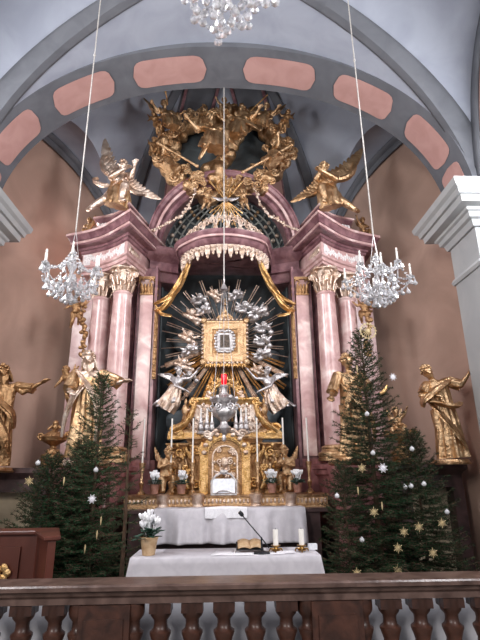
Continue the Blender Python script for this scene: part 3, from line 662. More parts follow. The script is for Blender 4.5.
# ------------------------------------------------------------------ gilded tabernacle and altar steps
TB = thing('tabernacle', 'gilded tabernacle with arched relief door, scrolls and side wings', 'tabernacle', (0, 8.55, 1.62))
def scroll(b, c, r, turns=1.6, w=.03, s=1, a0=0, yo=0):
    pts = []; 
    for i in range(26):
        q = a0 + s * i / 25 * turns * 2 * PI; rr = r * (1 - .82 * i / 25); pts.append((c[0] + rr * cos(q), c[1], c[2] + rr * sin(q)))
    b.tube(pts, [w * (1.15 - .4 * i / 25) for i in range(26)], 7)
    b.ell(pts[-1], w * 1.3, n=8, m=6)
for s in (-1, 1):
    b = MB()
    for (x0, x1, z0, z1, y0) in ((.37, .62, 0, 1.08, -.12), (.62, .98, 0, .98, -.02)): b.mould(ccw([(s * x0, y0), (s * x1, y0), (s * x1, .3), (s * x0, .3)]), [(.02, z0), (.02, .1), (0, .12), (0, z1 - .14), (.03, z1 - .12), (.05, z1 - .06), (.07, z1 - .03), (.07, z1)])
    w = b.build('side_wing', 'gold_dark', TB, 25)  # darker gilding puts the shade behind the carving into the colour
    b = MB()
    for (x, y, z, r, d, a) in ((.5, -.16, .84, .085, s, 0), (.5, -.16, .22, .09, -s, 2), (.8, -.06, .8, .1, s, 1), (.8, -.06, .2, .1, -s, 2.5), (.68, -.1, .5, .07, s, 0), (.92, -.06, .5, .07, -s, 3)): scroll(b, (s * x, y, z), r, 1.5, .022, d, a)
    pts = [(s * (.62 + .07 * sin(k * .7)), -.15, .12 + .07 * k) for k in range(12)]; b.tube(pts, [.035 + .015 * sin(k) for k in range(12)], 8)
    pts = [(s * (.40 + .03 * sin(k * .9)), -.17, .1 + .08 * k) for k in range(12)]; b.tube(pts, [.035 + .012 * cos(k * 1.3) for k in range(12)], 8)
    for k in range(22): b.ell((s * (.48 + .45 * random.Random(k).random()), -.1 - .05 * random.Random(k + 50).random(), .15 + .8 * random.Random(k + 9).random()), (.03, .025, .045), n=7, m=5)
    b.build('carved_ornament', 'gold_bright', w)
    # oval medallion in the wing
    b = MB(); pts = [(s * .8 + .13 * cos(2 * PI * k / 24), -.05, .5 + .26 * sin(2 * PI * k / 24)) for k in range(24)]; b.tube(pts, .025, 7, closed=True); b.ell((s * .8, -.03, .48), (.05, .04, .14)).ell((s * .8, -.04, .66), .035)
    b.build('medallion', 'gold', w)
    # upper structure: step, big volute and inner pier with capital
    b = MB(); b.box((s * .66, .1, 1.12), (.74, .3, .12)).mould(ccw([(s * .28, 0), (s * .54, 0), (s * .54, .26), (s * .28, .26)]), [(0, 1.16), (0, 1.72), (.03, 1.74), (.06, 1.8), (.08, 1.84), (.08, 1.88)])
    b.build('upper_pier', 'gold_bright', TB, 25)
    b = MB(); b.tube([(s * .95, .0, 1.2), (s * .85, -.02, 1.28), (s * .72, -.03, 1.36), (s * .62, -.03, 1.52), (s * .56, -.03, 1.74)], [.1, .1, .085, .07, .06], 10, .8); scroll(b, (s * .9, -.06, 1.26), .1, 1.4, .03, s, 0); scroll(b, (s * .58, -.06, 1.78), .08, 1.4, .028, -s, 0)
    b.box((s * .88, .02, 1.18), (.26, .2, .06)); b.build('volute', 'gold_bright', TB)
    b = MB().lathe([(.05, 0), (.06, .03), (.03, .07), (.07, .15), (.08, .22), (.05, .3), (.02, .33), (.035, .38), (.0, .46)], (s * .72, .04, 1.44), 12); b.build('urn_finial', 'gold', TB)
    b = MB()
    for k in range(16): rn = random.Random(k * 3 + 1); b.ell((s * (.3 + .24 * rn.random()), -.03, 1.2 + .6 * rn.random()), (.03, .025, .05), n=7, m=5)
    b.box((s * .42, -.015, 1.5), (.26, .03, .72)).build('pier_ornament', 'gold_pale', TB); b = MB(); scroll(b, (s * .41, -.04, 1.62), .06, 1.3, .018, s); b.build('pier_scroll', 'gold_pale', TB)
# central arched housing and door
b = MB(); arch = lambda w, z, n=20: [(w, 0, 0)] + [(w * cos(PI * k / n), 0, z + w * sin(PI * k / n)) for k in range(n + 1)] + [(-w, 0, 0)]
def archband(b, w0, w1, z, y0, y1, z00=0):
    A = [(x, y0, max(zz, z00)) for x, _, zz in arch(w0, z)]; Bq = [(x, y0, max(zz, z00)) for x, _, zz in arch(w1, z)]; C = [(x, y1, zz) for x, _, zz in Bq]; D = [(x, y1, zz) for x, _, zz in A]; n = len(A)
    return b.sheet([A, Bq, C, D, A])
archband(b, .32, .40, .74, -.32, .2); archband(b, .4, .43, .73, -.28, .2); archband(b, .29, .33, .74, -.28, .2)
b.build('arched_housing', 'gold_bright', TB, 30)
b = MB(); A = [(x, -.24, z) for x, _, z in arch(.3, .74)]; b.add(A + [(x, .1, z) for x, _, z in A], [tuple(range(len(A)))[::-1]] + [(i, (i + 1) % len(A), (i + 1) % len(A) + len(A), i + len(A)) for i in range(len(A))])
dr = b.build('door', 'gold_dark', TB, 30)
b = MB(); rn = random.Random(4)
archband(b, .2, .225, .7, -.27, -.23)
for s in (-1, 1):
    for (x, z, r, a) in ((.12, .2, .07, 0), (.14, .38, .05, 2), (.09, .62, .07, 1), (.11, .82, .05, 3), (.05, .48, .05, 1)): scroll(b, (s * x, -.26, z), r, 1.4, .014, s, a)
for k in range(30): b.ell((rn.uniform(-.2, .2), -.26, rn.uniform(.12, .9)), (.02, .015, .03), n=6, m=4)
b.ell((0, -.27, .6), (.06, .03, .1)); b.build('door_relief', 'gold_pale', dr)
b = MB()
for k in range(9): a = PI * k / 8; b.ell((.36 * cos(a), -.34, .78 + .36 * sin(a)), (.045, .03, .045), n=8, m=6)
for s in (-1, 1): scroll(b, (s * .3, -.33, 1.13), .08, 1.4, .025, s)
b.tube([(-.3, -.3, 1.06), (-.15, -.33, 1.19), (0, -.34, 1.23), (.15, -.33, 1.19), (.3, -.3, 1.06)], .045, 8); b.build('arch_crest', 'gold_pale', TB)
# canopy arch above with radiating shell
b = MB()
for r, w in ((.27, .035), (.33, .025)): b.tube([(r * cos(PI * k / 20), .1, 1.86 + r * 1.25 * sin(PI * k / 20)) for k in range(21)], w, 8)
for k in range(1, 10): a = PI * k / 10; scroll(b, (.33 * cos(a), .08, 1.88 + .42 * sin(a)), .05, 1.2, .016, 1 if k > 5 else -1, a)
b.tube([(0, .1, 2.28), (0, .1, 2.42)], [.05, .02]); b.build('upper_arch', 'gold_bright', TB)
for s in (-1, 1):
    b = MB(); b.ell((s * .3, .06, 2.0), (.05, .045, .06)).ell((s * .32, .08, 1.92), (.06, .05, .07)).tube([(s * .32, .06, 1.9), (s * .26, .0, 1.84), (s * .24, .0, 1.76)], [.04, .03, .02]).tube([(s * .3, .05, 1.95), (s * .22, .02, 2.0)], [.025, .015]); b.build('cherub', 'gold_pale', TB)

TB.scale = (.96, 1, .86)
ST = thing('altar_gradine', 'gilded carved step running the width of the high altar top', 'altar step', (0.02, 8.25, 1.44))
b = MB(); b.mould(ccw([(-1.62, -.1), (1.62, -.1), (1.62, .55), (-1.62, .55)]), [(.02, 0), (.02, .03), (0, .04), (0, .15), (.02, .16), (.03, .19), (0, .2)]); b.build('step', 'gold', ST, 25)
b = MB()
for k in range(52):
    x = -1.58 + k * .062
    b.ell((x, -.11, .1), (.022, .02, .04), n=6, m=4)
for x in (-1.0, -.45, .47, 1.02): b.lathe([(.08, 0), (.1, .02), (.07, .06), (.09, .12), (.11, .2), (.08, .22)], (x, -.13, .0), 12)
b.build('carving', 'gold_pale', ST)
# ------------------------------------------------------------------ high altar block with its cloths
t = thing('high_altar_block', 'dark marble block of the high altar under the white cloth', 'altar', (0, 8.2, 0))
MB().box((0, .1, .93), (2.9, .9, .94)).box((0.02, .1, 1.415), (3.1, .98, .05)).build('block', 'dark_marble', t, 25)
MB().box((0, .0, .15), (4.2, 2.2, .3)).build('platform', 'stone_step', t, 25)
def hang_cloth(name, label, x0, x1, y0, y1, zt, zb, amp, nf, m, seed=0, hem=0, side=True, grp=None, skew=0.0):
    """a table cloth: flat top, front and side falls with soft folds"""
    rn = random.Random(seed); ph = [rn.uniform(0, 6) for _ in range(4)]; t = []
    per = []; r = .03; n1 = 120; 
    for i in range(n1 + 1): per.append((x0 + (x1 - x0) * i / n1, y0, 0, -1))
    if side:
        per = [(x0, y1 + (y0 - y1) * i / 30, -1, 0) for i in range(30)] + per + [(x1, y0 + (y1 - y0) * (i + 1) / 30, 1, 0) for i in range(30)]
    g = []; K = 14
    for k in range(K + 1):
        row = []; t_ = k / K
        for i, (x, y, nx, ny) in enumerate(per):
            s = i * .045; f = (sin(s * nf + ph[0]) * .5 + sin(s * nf * .53 + ph[1]) * .6 + sin(s * nf * 1.9 + ph[2]) * .2); f = amp * t_ ** .8 * (f + 1.1)
            row.append((x + nx * f * .25 + (skew * t_ * (1 if x > (x0 + x1) / 2 else -1) if abs(nx) > .5 or x in (x0, x1) else skew * t_ * (2 * (x - x0) / (x1 - x0) - 1)), y + ny * (f + .012), zt - .012 - (zt - zb) * t_))
        g.append(row)
    top = [[(x, y, zt) for x, y, nx, ny in per]]
    mid = [((x0 + x1) / 2 + (x - (x0 + x1) / 2) * .9, y1 if ny == 0 and y > (y0 + y1) / 2 else max(y, (y + y1) / 2), zt + .001) for x, y, nx, ny in per]
    o = MB().sheet([[(min(max(x, x0 + .3), x1 - .3), y1, zt + .001) for x, y, a, c in per]] + top + g).build(name, m, None, 50, solid=.006)
    tag(o, label, 'cloth', grp); return o
hang_cloth('altar_cloth', 'white linen cloth hanging down the front of the high altar behind', -1.05, 1.2, 7.7, 8.12, 1.46, 1.0, .085, 8.5, 'cloth', 3)
hang_cloth('corporal_cloth', 'small bright white cloth hanging over the centre edge of the high altar', -.30, .33, 7.67, 8.0, 1.475, 1.335, .008, 6, 'lace', 5, side=False)
# free standing altar in front
t = thing('front_altar_table', 'free standing altar table under a white cloth in front', 'table', (0, 5.9, 0))
MB().box((0.0, .03, 1.06), (1.98, .56, .06)).build('tabletop', 'wood_red', t, 25)
for x in (-.85, .85):
    for y in (-.2, .25): MB().box((x, y, .52), (.09, .09, 1.04)).build('leg', 'wood_red', t, 25)
hang_cloth('table_cloth', 'white cloth with straight falls covering the free standing altar table', -1.0, 1.02, 5.62, 6.24, 1.105, .35, .012, 2.2, 'cloth', 8, skew=.14)
tag(MB().box((0.0, 5.6, 0), (.1, .1, .1)).build('x', 'cloth'), None); bpy.data.objects.remove(bpy.data.objects['x'])
tag(MB().sheet([[(-.16 + .8 * k / 8, 5.66 + .03 * sin(k), 1.113 + .002 * sin(k * 2)) for k in range(9)], [(-.1 + .8 * k / 8, 5.98, 1.113) for k in range(9)]]).build('linen_runner', 'lace', None, solid=.004), 'thin white linen laid flat on the table beneath the microphone', 'linen')

# ------------------------------------------------------------------ candlesticks, flower pots, altar cards
def candlestick(loc, label, h=.36, c=.5, m='gold', grp='tall candlesticks on the high altar'):
    t = thing('candlestick', label, 'candlestick', loc, 0, grp)
    MB().lathe([(.07, 0), (.075, .02), (.05, .05), (.02, .08), (.03, .13), (.045, .18), (.02, .22), (.025, .27), (.018, .3), (.05, h - .03), (.055, h), (.0, h)], n=14).build('stick', m, t)
    MB().cyl((0, 0, h), (0, 0, h + c), .0145, .0135, 10).build('candle', 'wax', t)
    MB().cyl((0, 0, h + c), (0, 0, h + c + .02), .003, .002, 5).build('wick', 'wick', t); return t
cs = [(141, 492, 'far left tall candlestick, beside the pink marble pilaster left'), (170, 490, 'second tall candlestick from the left, in front of the left kneeling putto'), (192, 492, 'tall candlestick immediately left of the tabernacle door'),
      (258, 490, 'tall candlestick immediately right of the tabernacle door'), (285, 490, 'tall candlestick second from the right, in front of the right kneeling putto'), (310, 490, 'far right tall candlestick, beside the right pink marble pilaster')]
for px, py, lb in cs:
    p = at(px, py, 8.32); candlestick((p.x, 8.32, 1.64), lb, .5, .72)
for k, px in enumerate((201, 207, 212)): p = at(px, 420, 8.45); candlestick((p.x, 8.42 + .03 * k, 2.605), 'short white candle left of the silver lamp, %s' % ('outermost of three', 'middle of three', 'innermost of three')[k] , .1, .34, 'silver', 'short candles on the tabernacle')
for k, px in enumerate((236, 241, 246)): p = at(px, 420, 8.45); candlestick((p.x, 8.48 - .03 * k, 2.605), 'short white candle right of the silver lamp, %s' % ('innermost of three', 'middle of three', 'outermost of three')[k] , .1, .34, 'silver', 'short candles on the tabernacle')
MB().box((0, -.12, 1.105), (.84, .2, .04)).build('candle_shelf', 'gold', TB, 25)
MB().box((0, 0.02, .6), (.7, .3, 1.0)).build('core', 'gold_dark', TB, 25)
for s in (-1, 1):
    b = MB().mould(ccw([(s * .5, .02), (s * .92, .02), (s * .92, .2), (s * .5, .2)]), [(0, 1.17), (0, 1.2), (-.06, 1.34), (-.12, 1.44), (-.16, 1.6)])
    b.build('console', 'gold', TB, 30)
    b = MB()
    for k in range(9): scroll(b, (s * (.56 + .05 * (k % 3)), -.02, 1.24 + .05 * k), .035, 1.2, .012, s, k)
    b.build('console_carving', 'gold_pale', TB)
def flowers(loc, label, sc=1, potm='pot_pink', seed=0, nm='white_cyclamen', grp='white cyclamen pots on the high altar'):
    t = thing(nm, label, 'potted plant', loc, 0, grp, sc); rn = random.Random(seed)
    MB().lathe([(.05, 0), (.068, .11), (.076, .13), (.07, .135), (.062, .12), (.0, .115)], n=18).build('pot', potm, t)
    b = MB()
    for i in range(44):
        a = rn.uniform(0, 2 * PI); r = rn.uniform(.02, .12); z = .15 + rn.uniform(0, .07) - r * .3; tl = rn.uniform(-.5, .2); R = Matrix.Rotation(a, 3, 'Z') @ Matrix.Rotation(tl, 3, 'Y'); b.ell((r * cos(a), r * sin(a), z), (.034, .026, .004), R, 8, 6); b.tube([(0, 0, .12), (r * cos(a) * .6, r * sin(a) * .6, z - .02)], .003, 4)
    b.build('leaves', 'leaf', t)
    b = MB()
    for i in range(24):
        a = rn.uniform(0, 2 * PI); r = rn.uniform(0, .075); x, y, z = r * cos(a), r * sin(a), .24 + rn.uniform(0, .07) - r * .4
        for k in range(5): q = 2 * PI * k / 5 + a; b.ell((x + .014 * cos(q), y + .014 * sin(q), z + .014), (.011, .008, .026), Matrix.Rotation(q, 3, 'Z') @ Matrix.Rotation(.45, 3, 'Y'), 7, 5)
        b.tube([(x * .4, y * .4, .14), (x, y, z)], .003, 4)
    b.build('flowers', 'petal', t); return t
for i, (px, lb) in enumerate(((154, 'white cyclamen in a terracotta pot, outermost on the left of the high altar'), (181, 'white cyclamen in a terracotta pot between the left kneeling putto and the tabernacle'), (272, 'white cyclamen in a pot between the tabernacle and the right kneeling putto'), (298, 'white cyclamen in a pot, outermost on the right of the high altar'))):
    p = at(px, 490, 8.05); flowers((p.x, 8.08, 1.645 if False else 1.66), lb, 1.08, seed=i)
p = at(148, 556, 5.75); flowers((p.x, 5.78, 1.112), 'large white flowering plant in a tan paper pot on the free standing altar', 1.35, 'pot', 9, 'white_chrysanthemum', None)
t = thing('altar_card', 'pale altar card in a rounded gilded frame before the tabernacle door', 'card', (-.02, 8.12, 1.64))
MB().box((0, 0, .13), (.36, .02, .22), rx=-.15).build('card', 'paper', t, 25)
b = MB(); b.tube([(-.2, 0, .0), (-.2, .01, .2), (-.12, .02, .3), (0, .03, .34), (.12, .02, .3), (.2, .01, .2), (.2, 0, 0)], .018, 7, closed=True); b.ell((0, .02, .34), (.07, .03, .04)).tube([(-.15, -.02, .02), (-.08, -.03, .05), (0, -.03, .06), (.08, -.03, .05), (.15, -.02, .02)], .014, 6); b.build('frame', 'silver', t)

# things on the front table
p = at(247, 556, 5.72)
t = thing('microphone', 'black gooseneck microphone on a round base leaning left over the table', 'microphone', (p.x + .16, 5.72, 1.112))
MB().lathe([(.07, 0), (.072, .01), (.06, .025), (.02, .035)], n=20).box((0, 0, .012), (.17, .1, .022)).build('base', 'black', t)
MB().tube([(.08, 0, .06), (.0, 0, .16), (-.1, 0, .27), (-.2, -.01, .385)], .0065, 7).tube([(.0, 0, .02), (.0, 0, .17)], .009, 7).build('gooseneck', 'black', t)
MB().tube([(-.2, -.01, .385), (-.215, -.012, .405), (-.24, -.015, .43)], [.016, .024, .02], 10).build('microphone_head', 'black', t)
p = at(248, 553, 5.85)
t = thing('missal_stand', 'low metal book stand with an open missal on the table', 'book stand', (p.x + .02, 5.9, 1.112))
MB().box((0, 0, .06), (.3, .18, .012), rx=.35).build('plate', 'black', t, 25)
b = MB()
for s in (-1, 1): b.tube([(s * .16, -.1, .04), (s * .18, -.13, .0), (s * .14, .1, .0), (s * .14, .08, .1)], .007, 6)
b.build('legs', 'silver', t)
b = MB()
for s in (-1, 1): b.sheet([[(s * .15 * k / 6, -.1 + .19 * j, .05 + .085 * j + .022 * sin(PI * min(k / 6 * 1.0, 1)) + .008) for j in (0, 1)] for k in range(7)][::s])
tag(b.tf(Matrix.Diagonal((.88, .9, .75, 1))).build('open_missal', 'pot', None, 30, solid=.008, loc=t.location), 'open book with pale pages lying on the metal stand', 'book')
for (px, nm) in ((276, 'thick white pillar candle in a brass holder, the one nearer the microphone'), (302, 'thick white pillar candle in a brass holder near the right end of the table')):
    p = at(px, 552, 5.85); t = thing('pillar_candle_holder', nm, 'candle', (p.x, 5.85, 1.112), 0, 'pillar candles on the table')
    MB().lathe([(.05, 0.012), (.055, .018), (.03, .028), (.025, .05), (.05, .06), (.055, .07), (.0, .07)], n=16).build('dish', 'brass', t)
    b = MB()
    for k in range(3): a = 2 * PI * k / 3 + .4; b.tube([(.03 * cos(a), .03 * sin(a), .03), (.07 * cos(a), .07 * sin(a), .03), (.085 * cos(a), .085 * sin(a), .004)], .009, 6)
    b.build('foot', 'brass', t); MB().cyl((0, 0, .07), (0, 0, .23), .03, .03, 20).build('candle', 'wax', t); MB().cyl((0, 0, .23), (0, 0, .245), .003, .003, 5).build('wick', 'wick', t)
t = tag(MB().box((0, 0, .006), (.2, .12, .012), rz=.1).build('folded_linen', 'lace', None, 25, loc=(.66, 5.78, 1.114)), 'folded white linen lying between the two pillar candles', 'linen')
tag(MB().box((0, 0, .03), (.1, .07, .06)).build('small_white_box', 'paper', None, 25, loc=(1.0, 6.0, 1.112)), 'small white box at the right back corner of the table', 'box')

# ------------------------------------------------------------------ sanctuary lamp on its rope
SL = thing('sanctuary_lamp', 'silver sanctuary lamp with red glass hanging on a long rope before the tabernacle', 'lamp', (at(224, 400, 7.6).x, 7.6, 2.74))
MB().lathe([(.0, -.32), (.03, -.3), (.035, -.26), (.02, -.22), (.06, -.16), (.12, -.12), (.06, -.06), (.05, -.02), (.09, .02), (.17, .08), (.185, .14), (.16, .2), (.11, .24), (.13, .27), (.2, .3), (.21, .33), (.18, .35), (.15, .38), (.06, .42), (.05, .5), (.07, .53), (.05, .56), (.0, .57)], (0, 0, 0), 28, fold=lambda a, z: .05 * sin(8 * a)).build('silver_body', 'silver', SL)
b = MB()
for k in range(6):
    b = MB(); a = 2 * PI * k / 6; scroll(b, (.19 * cos(a), .19 * sin(a), .2), .06, 1.3, .014, 1, a); b.ell((.2 * cos(a), .2 * sin(a), .34), (.03, .03, .045), n=8, m=6); b.tube([(.17 * cos(a), .17 * sin(a), .22), (.2 * cos(a), .2 * sin(a), .33)], .012, 5); b.build('silver_bracket', 'silver', SL)
MB().lathe([(.035, .57), (.045, .6), (.048, .72), (.04, .73), (0, .73)], n=14).build('red_glass', 'red_glass', SL)
b = MB()
for k in range(3): a = 2 * PI * k / 3 + .5; b.cyl((.2 * cos(a), .2 * sin(a), .33), (.03 * cos(a), .03 * sin(a), 2.2), .005, n=5)
b.lathe([(.0, 2.14), (.07, 2.18), (.05, 2.24), (.015, 2.3), (.02, 2.38)], n=12); b.build('chains', 'silver', SL)
MB().cyl((0, 0, 2.3), (0, 0, 10.9 - 2.85), .011, n=6).build('rope', 'rope', SL)

# ------------------------------------------------------------------ crystal chandeliers
def drop_mesh(L, w):
    return MB().lathe([(.0, 0), (w * .25, -L * .1), (w * .3, -L * .3), (w * .9, -L * .66), (w, -L * .78), (w * .6, -L * .93), (0, -L)], n=6).mesh('crystal_drop', 0)
DM = drop_mesh(.11, .034); DM.materials.append(M['crystal']); DS = drop_mesh(.075, .024); DS.materials.append(M['crystal'])
def chandelier(loc, label, top, R=.45, n=8, sc=1, ropes=True, seed=0):
    t = thing('crystal_chandelier', label, 'chandelier', loc, seed * .3, 'crystal chandeliers', sc); rn = random.Random(seed); k_ = 1 / sc
    MB().lathe([(.0, -.32), (.03, -.3), (.05, -.26), (.02, -.22), (.06, -.16), (.09, -.1), (.03, -.04), (.02, .05), (.05, .12), (.07, .17), (.03, .22), (.04, .3), (.02, .36), (.015, .42)], n=14).build('stem', 'crystal', t)
    nd = 0
    def drop(p, big=True):
        o = bpy.data.objects.new('crystal_drop', DM if big else DS); COL.objects.link(o); o.parent = t; o.location = p; o.rotation_euler = (rn.uniform(-.12, .12), rn.uniform(-.12, .12), rn.uniform(0, 3))
    for i in range(n):
        a = 2 * PI * i / n; r = R * (1 if i % 2 else .78); zt = .02 if i % 2 else .16; pt = lambda q, z: (q * cos(a), q * sin(a), z)
        arm = MB().tube([pt(.04, -.1), pt(r * .3, -.2), pt(r * .65, -.17), pt(r * .92, -.06), pt(r, zt)], .011, 6).build('arm', 'crystal', t)
        MB().lathe([(.012, -.02), (.045, .0), (.05, .012), (.02, .02), (.018, .05), (.0, .05)], pt(r, zt), 12).build('drip_pan', 'crystal', arm)
        MB().cyl(pt(r, zt + .04), pt(r, zt + .15), .014, n=8).ell(pt(r, zt + .18), (.013, .013, .03), n=8, m=6).build('candle_bulb', 'wax', arm)
        for k in range(3): q = a + 2 * PI * k / 3; drop((r * cos(a) + .045 * cos(q), r * sin(a) + .045 * sin(q), zt - .01), k != 1)
        for u in (.3, .5, .68, .85): drop(pt(r * u, -.16 + .1 * (u - .35)), True)
        for k in range(2): drop((.14 * cos(a + k * .4), .14 * sin(a + k * .4), .2 - .2 * k), True)
    for i in range(12): a = 2 * PI * i / 12; drop((.2 * cos(a), .2 * sin(a), -.2)); 
    for i in range(6): a = 2 * PI * i / 6; drop((.08 * cos(a), .08 * sin(a), -.27))
    b = MB()                                               # bead strings
    for i in range(n):
        a = 2 * PI * i / n; a2 = 2 * PI * (i + 1) / n; r = R * (1 if i % 2 else .78); r2 = R * (.78 if i % 2 else 1); z1, z2 = (.02, .16) if i % 2 else (.16, .02)
        for k in range(14): u = k / 13; b.ell((r * u * cos(a) + .03 * cos(a), r * u * sin(a) + .03 * sin(a), .36 + (z1 - .36) * u - .14 * sin(PI * u)), .017, n=6, m=4)
        for k in range(9): u = k / 8; q = a + (a2 - a) * u; rr = r + (r2 - r) * u; b.ell((rr * cos(q), rr * sin(q), z1 + (z2 - z1) * u - .1 * sin(PI * u)), .018, n=6, m=4)
    b.build('bead_strings', 'crystal', t, kind=None) if False else b.build('bead_strings', 'crystal', t)
    b = MB(); tz = (top - loc[2]) * k_
    for k in range(3): a = 2 * PI * k / 3; b.cyl((.07 * cos(a), .07 * sin(a), .3), (0, 0, .72), .004, n=5)
    b.build('chains', 'silver', t)
    if tz > .75: MB().cyl((0, 0, .7), (0, 0, tz), .0085 * k_, n=6).ell((0, 0, tz * .62), (.02, .02, .03), n=8, m=6).build('rope', 'rope', t)
    return t
pL = at(71, 277, 5.1); pR = at(378, 281, 5.1)
chandelier(pL, 'crystal chandelier hanging at the left, in front of the left columns', bz(pL.x, 5.1, 5.05, 1.65), .44, 8, .84, seed=1)
chandelier(pR, 'crystal chandelier hanging at the right, in front of the right columns', bz(pR.x, 5.1, 5.05, 1.65), .44, 8, .84, seed=2)
pT = at(224, -22, 3.6)
chandelier(pT, 'crystal chandelier cut off by the top edge, hanging in the middle of the vault', ZS + RB, .44, 8, 1.4, seed=3)
# ------------------------------------------------------------------ balustrade
BL = thing('communion_rail', 'brown marble balustrade with turned balusters across the foreground', 'balustrade', (0, 4.35, 0))
rx0, rx1 = -2.6, 2.9
def rprof(z0, pts): return [(y, z0 + z) for y, z in pts]
def bar(pts, name, m):
    A = [(rx0, y, z) for y, z in pts]; B_ = [(rx1, y, z) for y, z in pts]; n = len(pts); b = MB().add(A + B_, [(i, (i + 1) % n, (i + 1) % n + n, i + n) for i in range(n)] + [tuple(range(n))[::-1], tuple(range(n, 2 * n))]); return b.build(name, m, BL, 25)
zt = 1.125
bar([(-.15, zt), (-.165, zt - .012), (-.165, zt - .04), (-.13, zt - .055), (-.12, zt - .08), (-.09, zt - .1), (-.09, zt - .145), (.09, zt - .145), (.09, zt - .1), (.15, zt - .05), (.16, zt), (.0, zt + .002)], 'handrail', 'rail')
bar([(-.14, .12), (-.16, .14), (-.16, .0), (.16, .0), (.16, .14), (.14, .12), (.1, .2), (-.1, .2)], 'plinth_rail', 'rail')
bprof = [(r * 1.28 if .26 < z < .88 else r * 1.06, z) for r, z in [(.085, .2), (.085, .26), (.05, .28), (.045, .3), (.075, .36), (.088, .44), (.08, .52), (.055, .6), (.045, .68), (.055, .72), (.065, .755), (.065, .77), (.045, .79), (.04, .82), (.042, .85), (.075, .88), (.082, .905), (.082, .975)]]
bm = None
rw = lambda px: at(px, 612, 4.35).x
posts = [107, 335]; bals = [-8 - 0, 24, 56, 161, 192, 223, 254, 286, 388.5, 419.5, 451]
bals = [24, 56, 161, 192.5, 224, 255, 286, 389, 420, 451, 482, -8]
for px in bals:
    if bm is None:
        bm = MB().lathe([(r, z) for r, z in bprof], n=28); bm.box((0, 0, .23), (.17, .17, .06)).box((0, 0, .94), (.17, .16, .07)); bme = bm.mesh('baluster', 40); bme.materials.append(M['rail_dark'])
    o = bpy.data.objects.new('baluster', bme); COL.objects.link(o); o.parent = BL; o.location = (rw(px), 0, 0)
for px in posts:
    b = MB().mould(ccw([(rw(px - 25), -.1), (rw(px + 25), -.1), (rw(px + 25), .1), (rw(px - 25), .1)]), [(0, .18), (0, .975)]); b.box((rw(px), -.1, .58), (.3, .03, .6)); b.build('post', 'rail_dark', BL, 25)
    for q in (-1, 1): MB().lathe([(r * .98, z) for r, z in bprof], (rw(px + q * 27), 0, 0), 20, a0=0, a1=2 * PI).build('half_baluster', 'rail_dark', BL)
tag(MB().sheet([[(-2.6 + 5.5 * k / 40, 4.62 + .01 * sin(k), .1 + .85 * j / 4) for j in range(5)] for k in range(41)]).build('rail_backing_cloth', 'pale_board', None, solid=.01), 'pale blue grey cloth hung along the chancel side of the balustrade', 'cloth')
# ------------------------------------------------------------------ dark red wooden lectern box at the left
LB = thing('wooden_ambo', 'dark red brown wooden ambo with slanting side panel behind the rail, far left', 'ambo', (-2.15, 5.25, 0))
MB().mould(ccw([(-.9, .25), (.2, .25), (.5, -.3), (.56, -.26), (.3, .5), (-.9, .5)]), [(0, 0), (0, 1.36)]).build('body', 'wood_red', LB, 25)
MB().mould(ccw([(-.9, .22), (.19, .22), (.48, -.33), (.59, -.26), (.32, .53), (-.9, .53)]), [(0, 1.36), (0.01, 1.37), (.01, 1.39), (0, 1.4)]).build('top_edge', 'wood_red', LB, 25)
MB().box((-.35, .235, .8), (.8, .02, .9)).build('front_panel', 'wood_red', LB, 25)
b = MB(); pz = at(2, 573, 5.45)
for k in range(5): a = 2 * PI * k / 5; b.ell((pz.x + 2.15 + .05 * cos(a), -.03 + .22, pz.z + .05 * sin(a)), (.04, .015, .04))
b.build('gilded_flower', 'gold_bright', LB)

# ------------------------------------------------------------------ gilded statues
def mir(J): 
    f = lambda v: (-v[0], v[1], v[2]); o = {}
    for k, v in J.items():
        k2 = k[:-1] + ('R' if k[-1] == 'L' else 'L') if k[:2] in ('sh', 'el', 'ha', 'hi', 'kn', 'fo') and k[-1] in 'LR' else k; o[k2] = f(v)
    return o
# consoles for the saints before the columns
for s in (-1, 1):
    px = 84 if s < 0 else 354; p = at(px, 446, 7.75)
    t = thing('statue_console', ('left' if s < 0 else 'right') + ' marble console carrying the saint before the ' + ('left' if s < 0 else 'right') + ' columns', 'pedestal', (p.x, 7.75, 0))
    MB().mould([(-.28, -.25), (.28, -.25), (.28, .3), (-.28, .3)], [(.04, 0), (.04, .2), (0, .22), (0, 1.8), (.05, 1.86), (.09, 1.98), (.09, 2.05), (0, 2.06)]).build('shaft', 'red_marble', t, 25)
    MB().mould([(-.33, -.3), (.33, -.3), (.33, .35), (-.33, .35)], [(-.02, 2.06), (.02, 2.08), (.02, 2.12), (0, 2.13)]).build('gilded_top', 'gold', t, 25)
pS = {}
p = at(84, 442, 7.75)
figure('saint_statue', 'gilded bearded saint reaching one hand toward the columns at the left', 'statue', (p.x, 7.7, 2.17), .1, 1.7,
       dict(elL=(.2, -.06, .68), haL=(.34, -.12, .70), elR=(-.18, -.05, .66), haR=(-.12, -.15, .60), hed=(-.01, -.02, .92), knL=(.08, -.05, .28)), 'gold_pale', beard=True, hair='long', fing=True,
       robe=([((0, -.01, .74), .11, .085), ((0, -.01, .56), 0.104, 0.093), ((.01, -.02, .3), 0.128, 0.111), ((0, -.01, .02), .15, .125)], dict(nf=11, amp=.15)), sleeves=(((.12, 0, .79), (.29, -.09, .69), .05, .06), ((-.12, 0, .79), (-.14, -.12, .62), .05, .06)),
       scarves=(([(-.1, -.06, .8), (.02, -.13, .66), (.12, -.14, .5), (.14, -.13, .3), (.12, -.12, .14)], .02, .05), ([(.12, .03, .8), (-.06, -.1, .62), (-.15, -.1, .42), (-.18, -.06, .2)], .02, .045)), base=.2, seed=1, robe_mat='gold')
p = at(354, 447, 7.75)
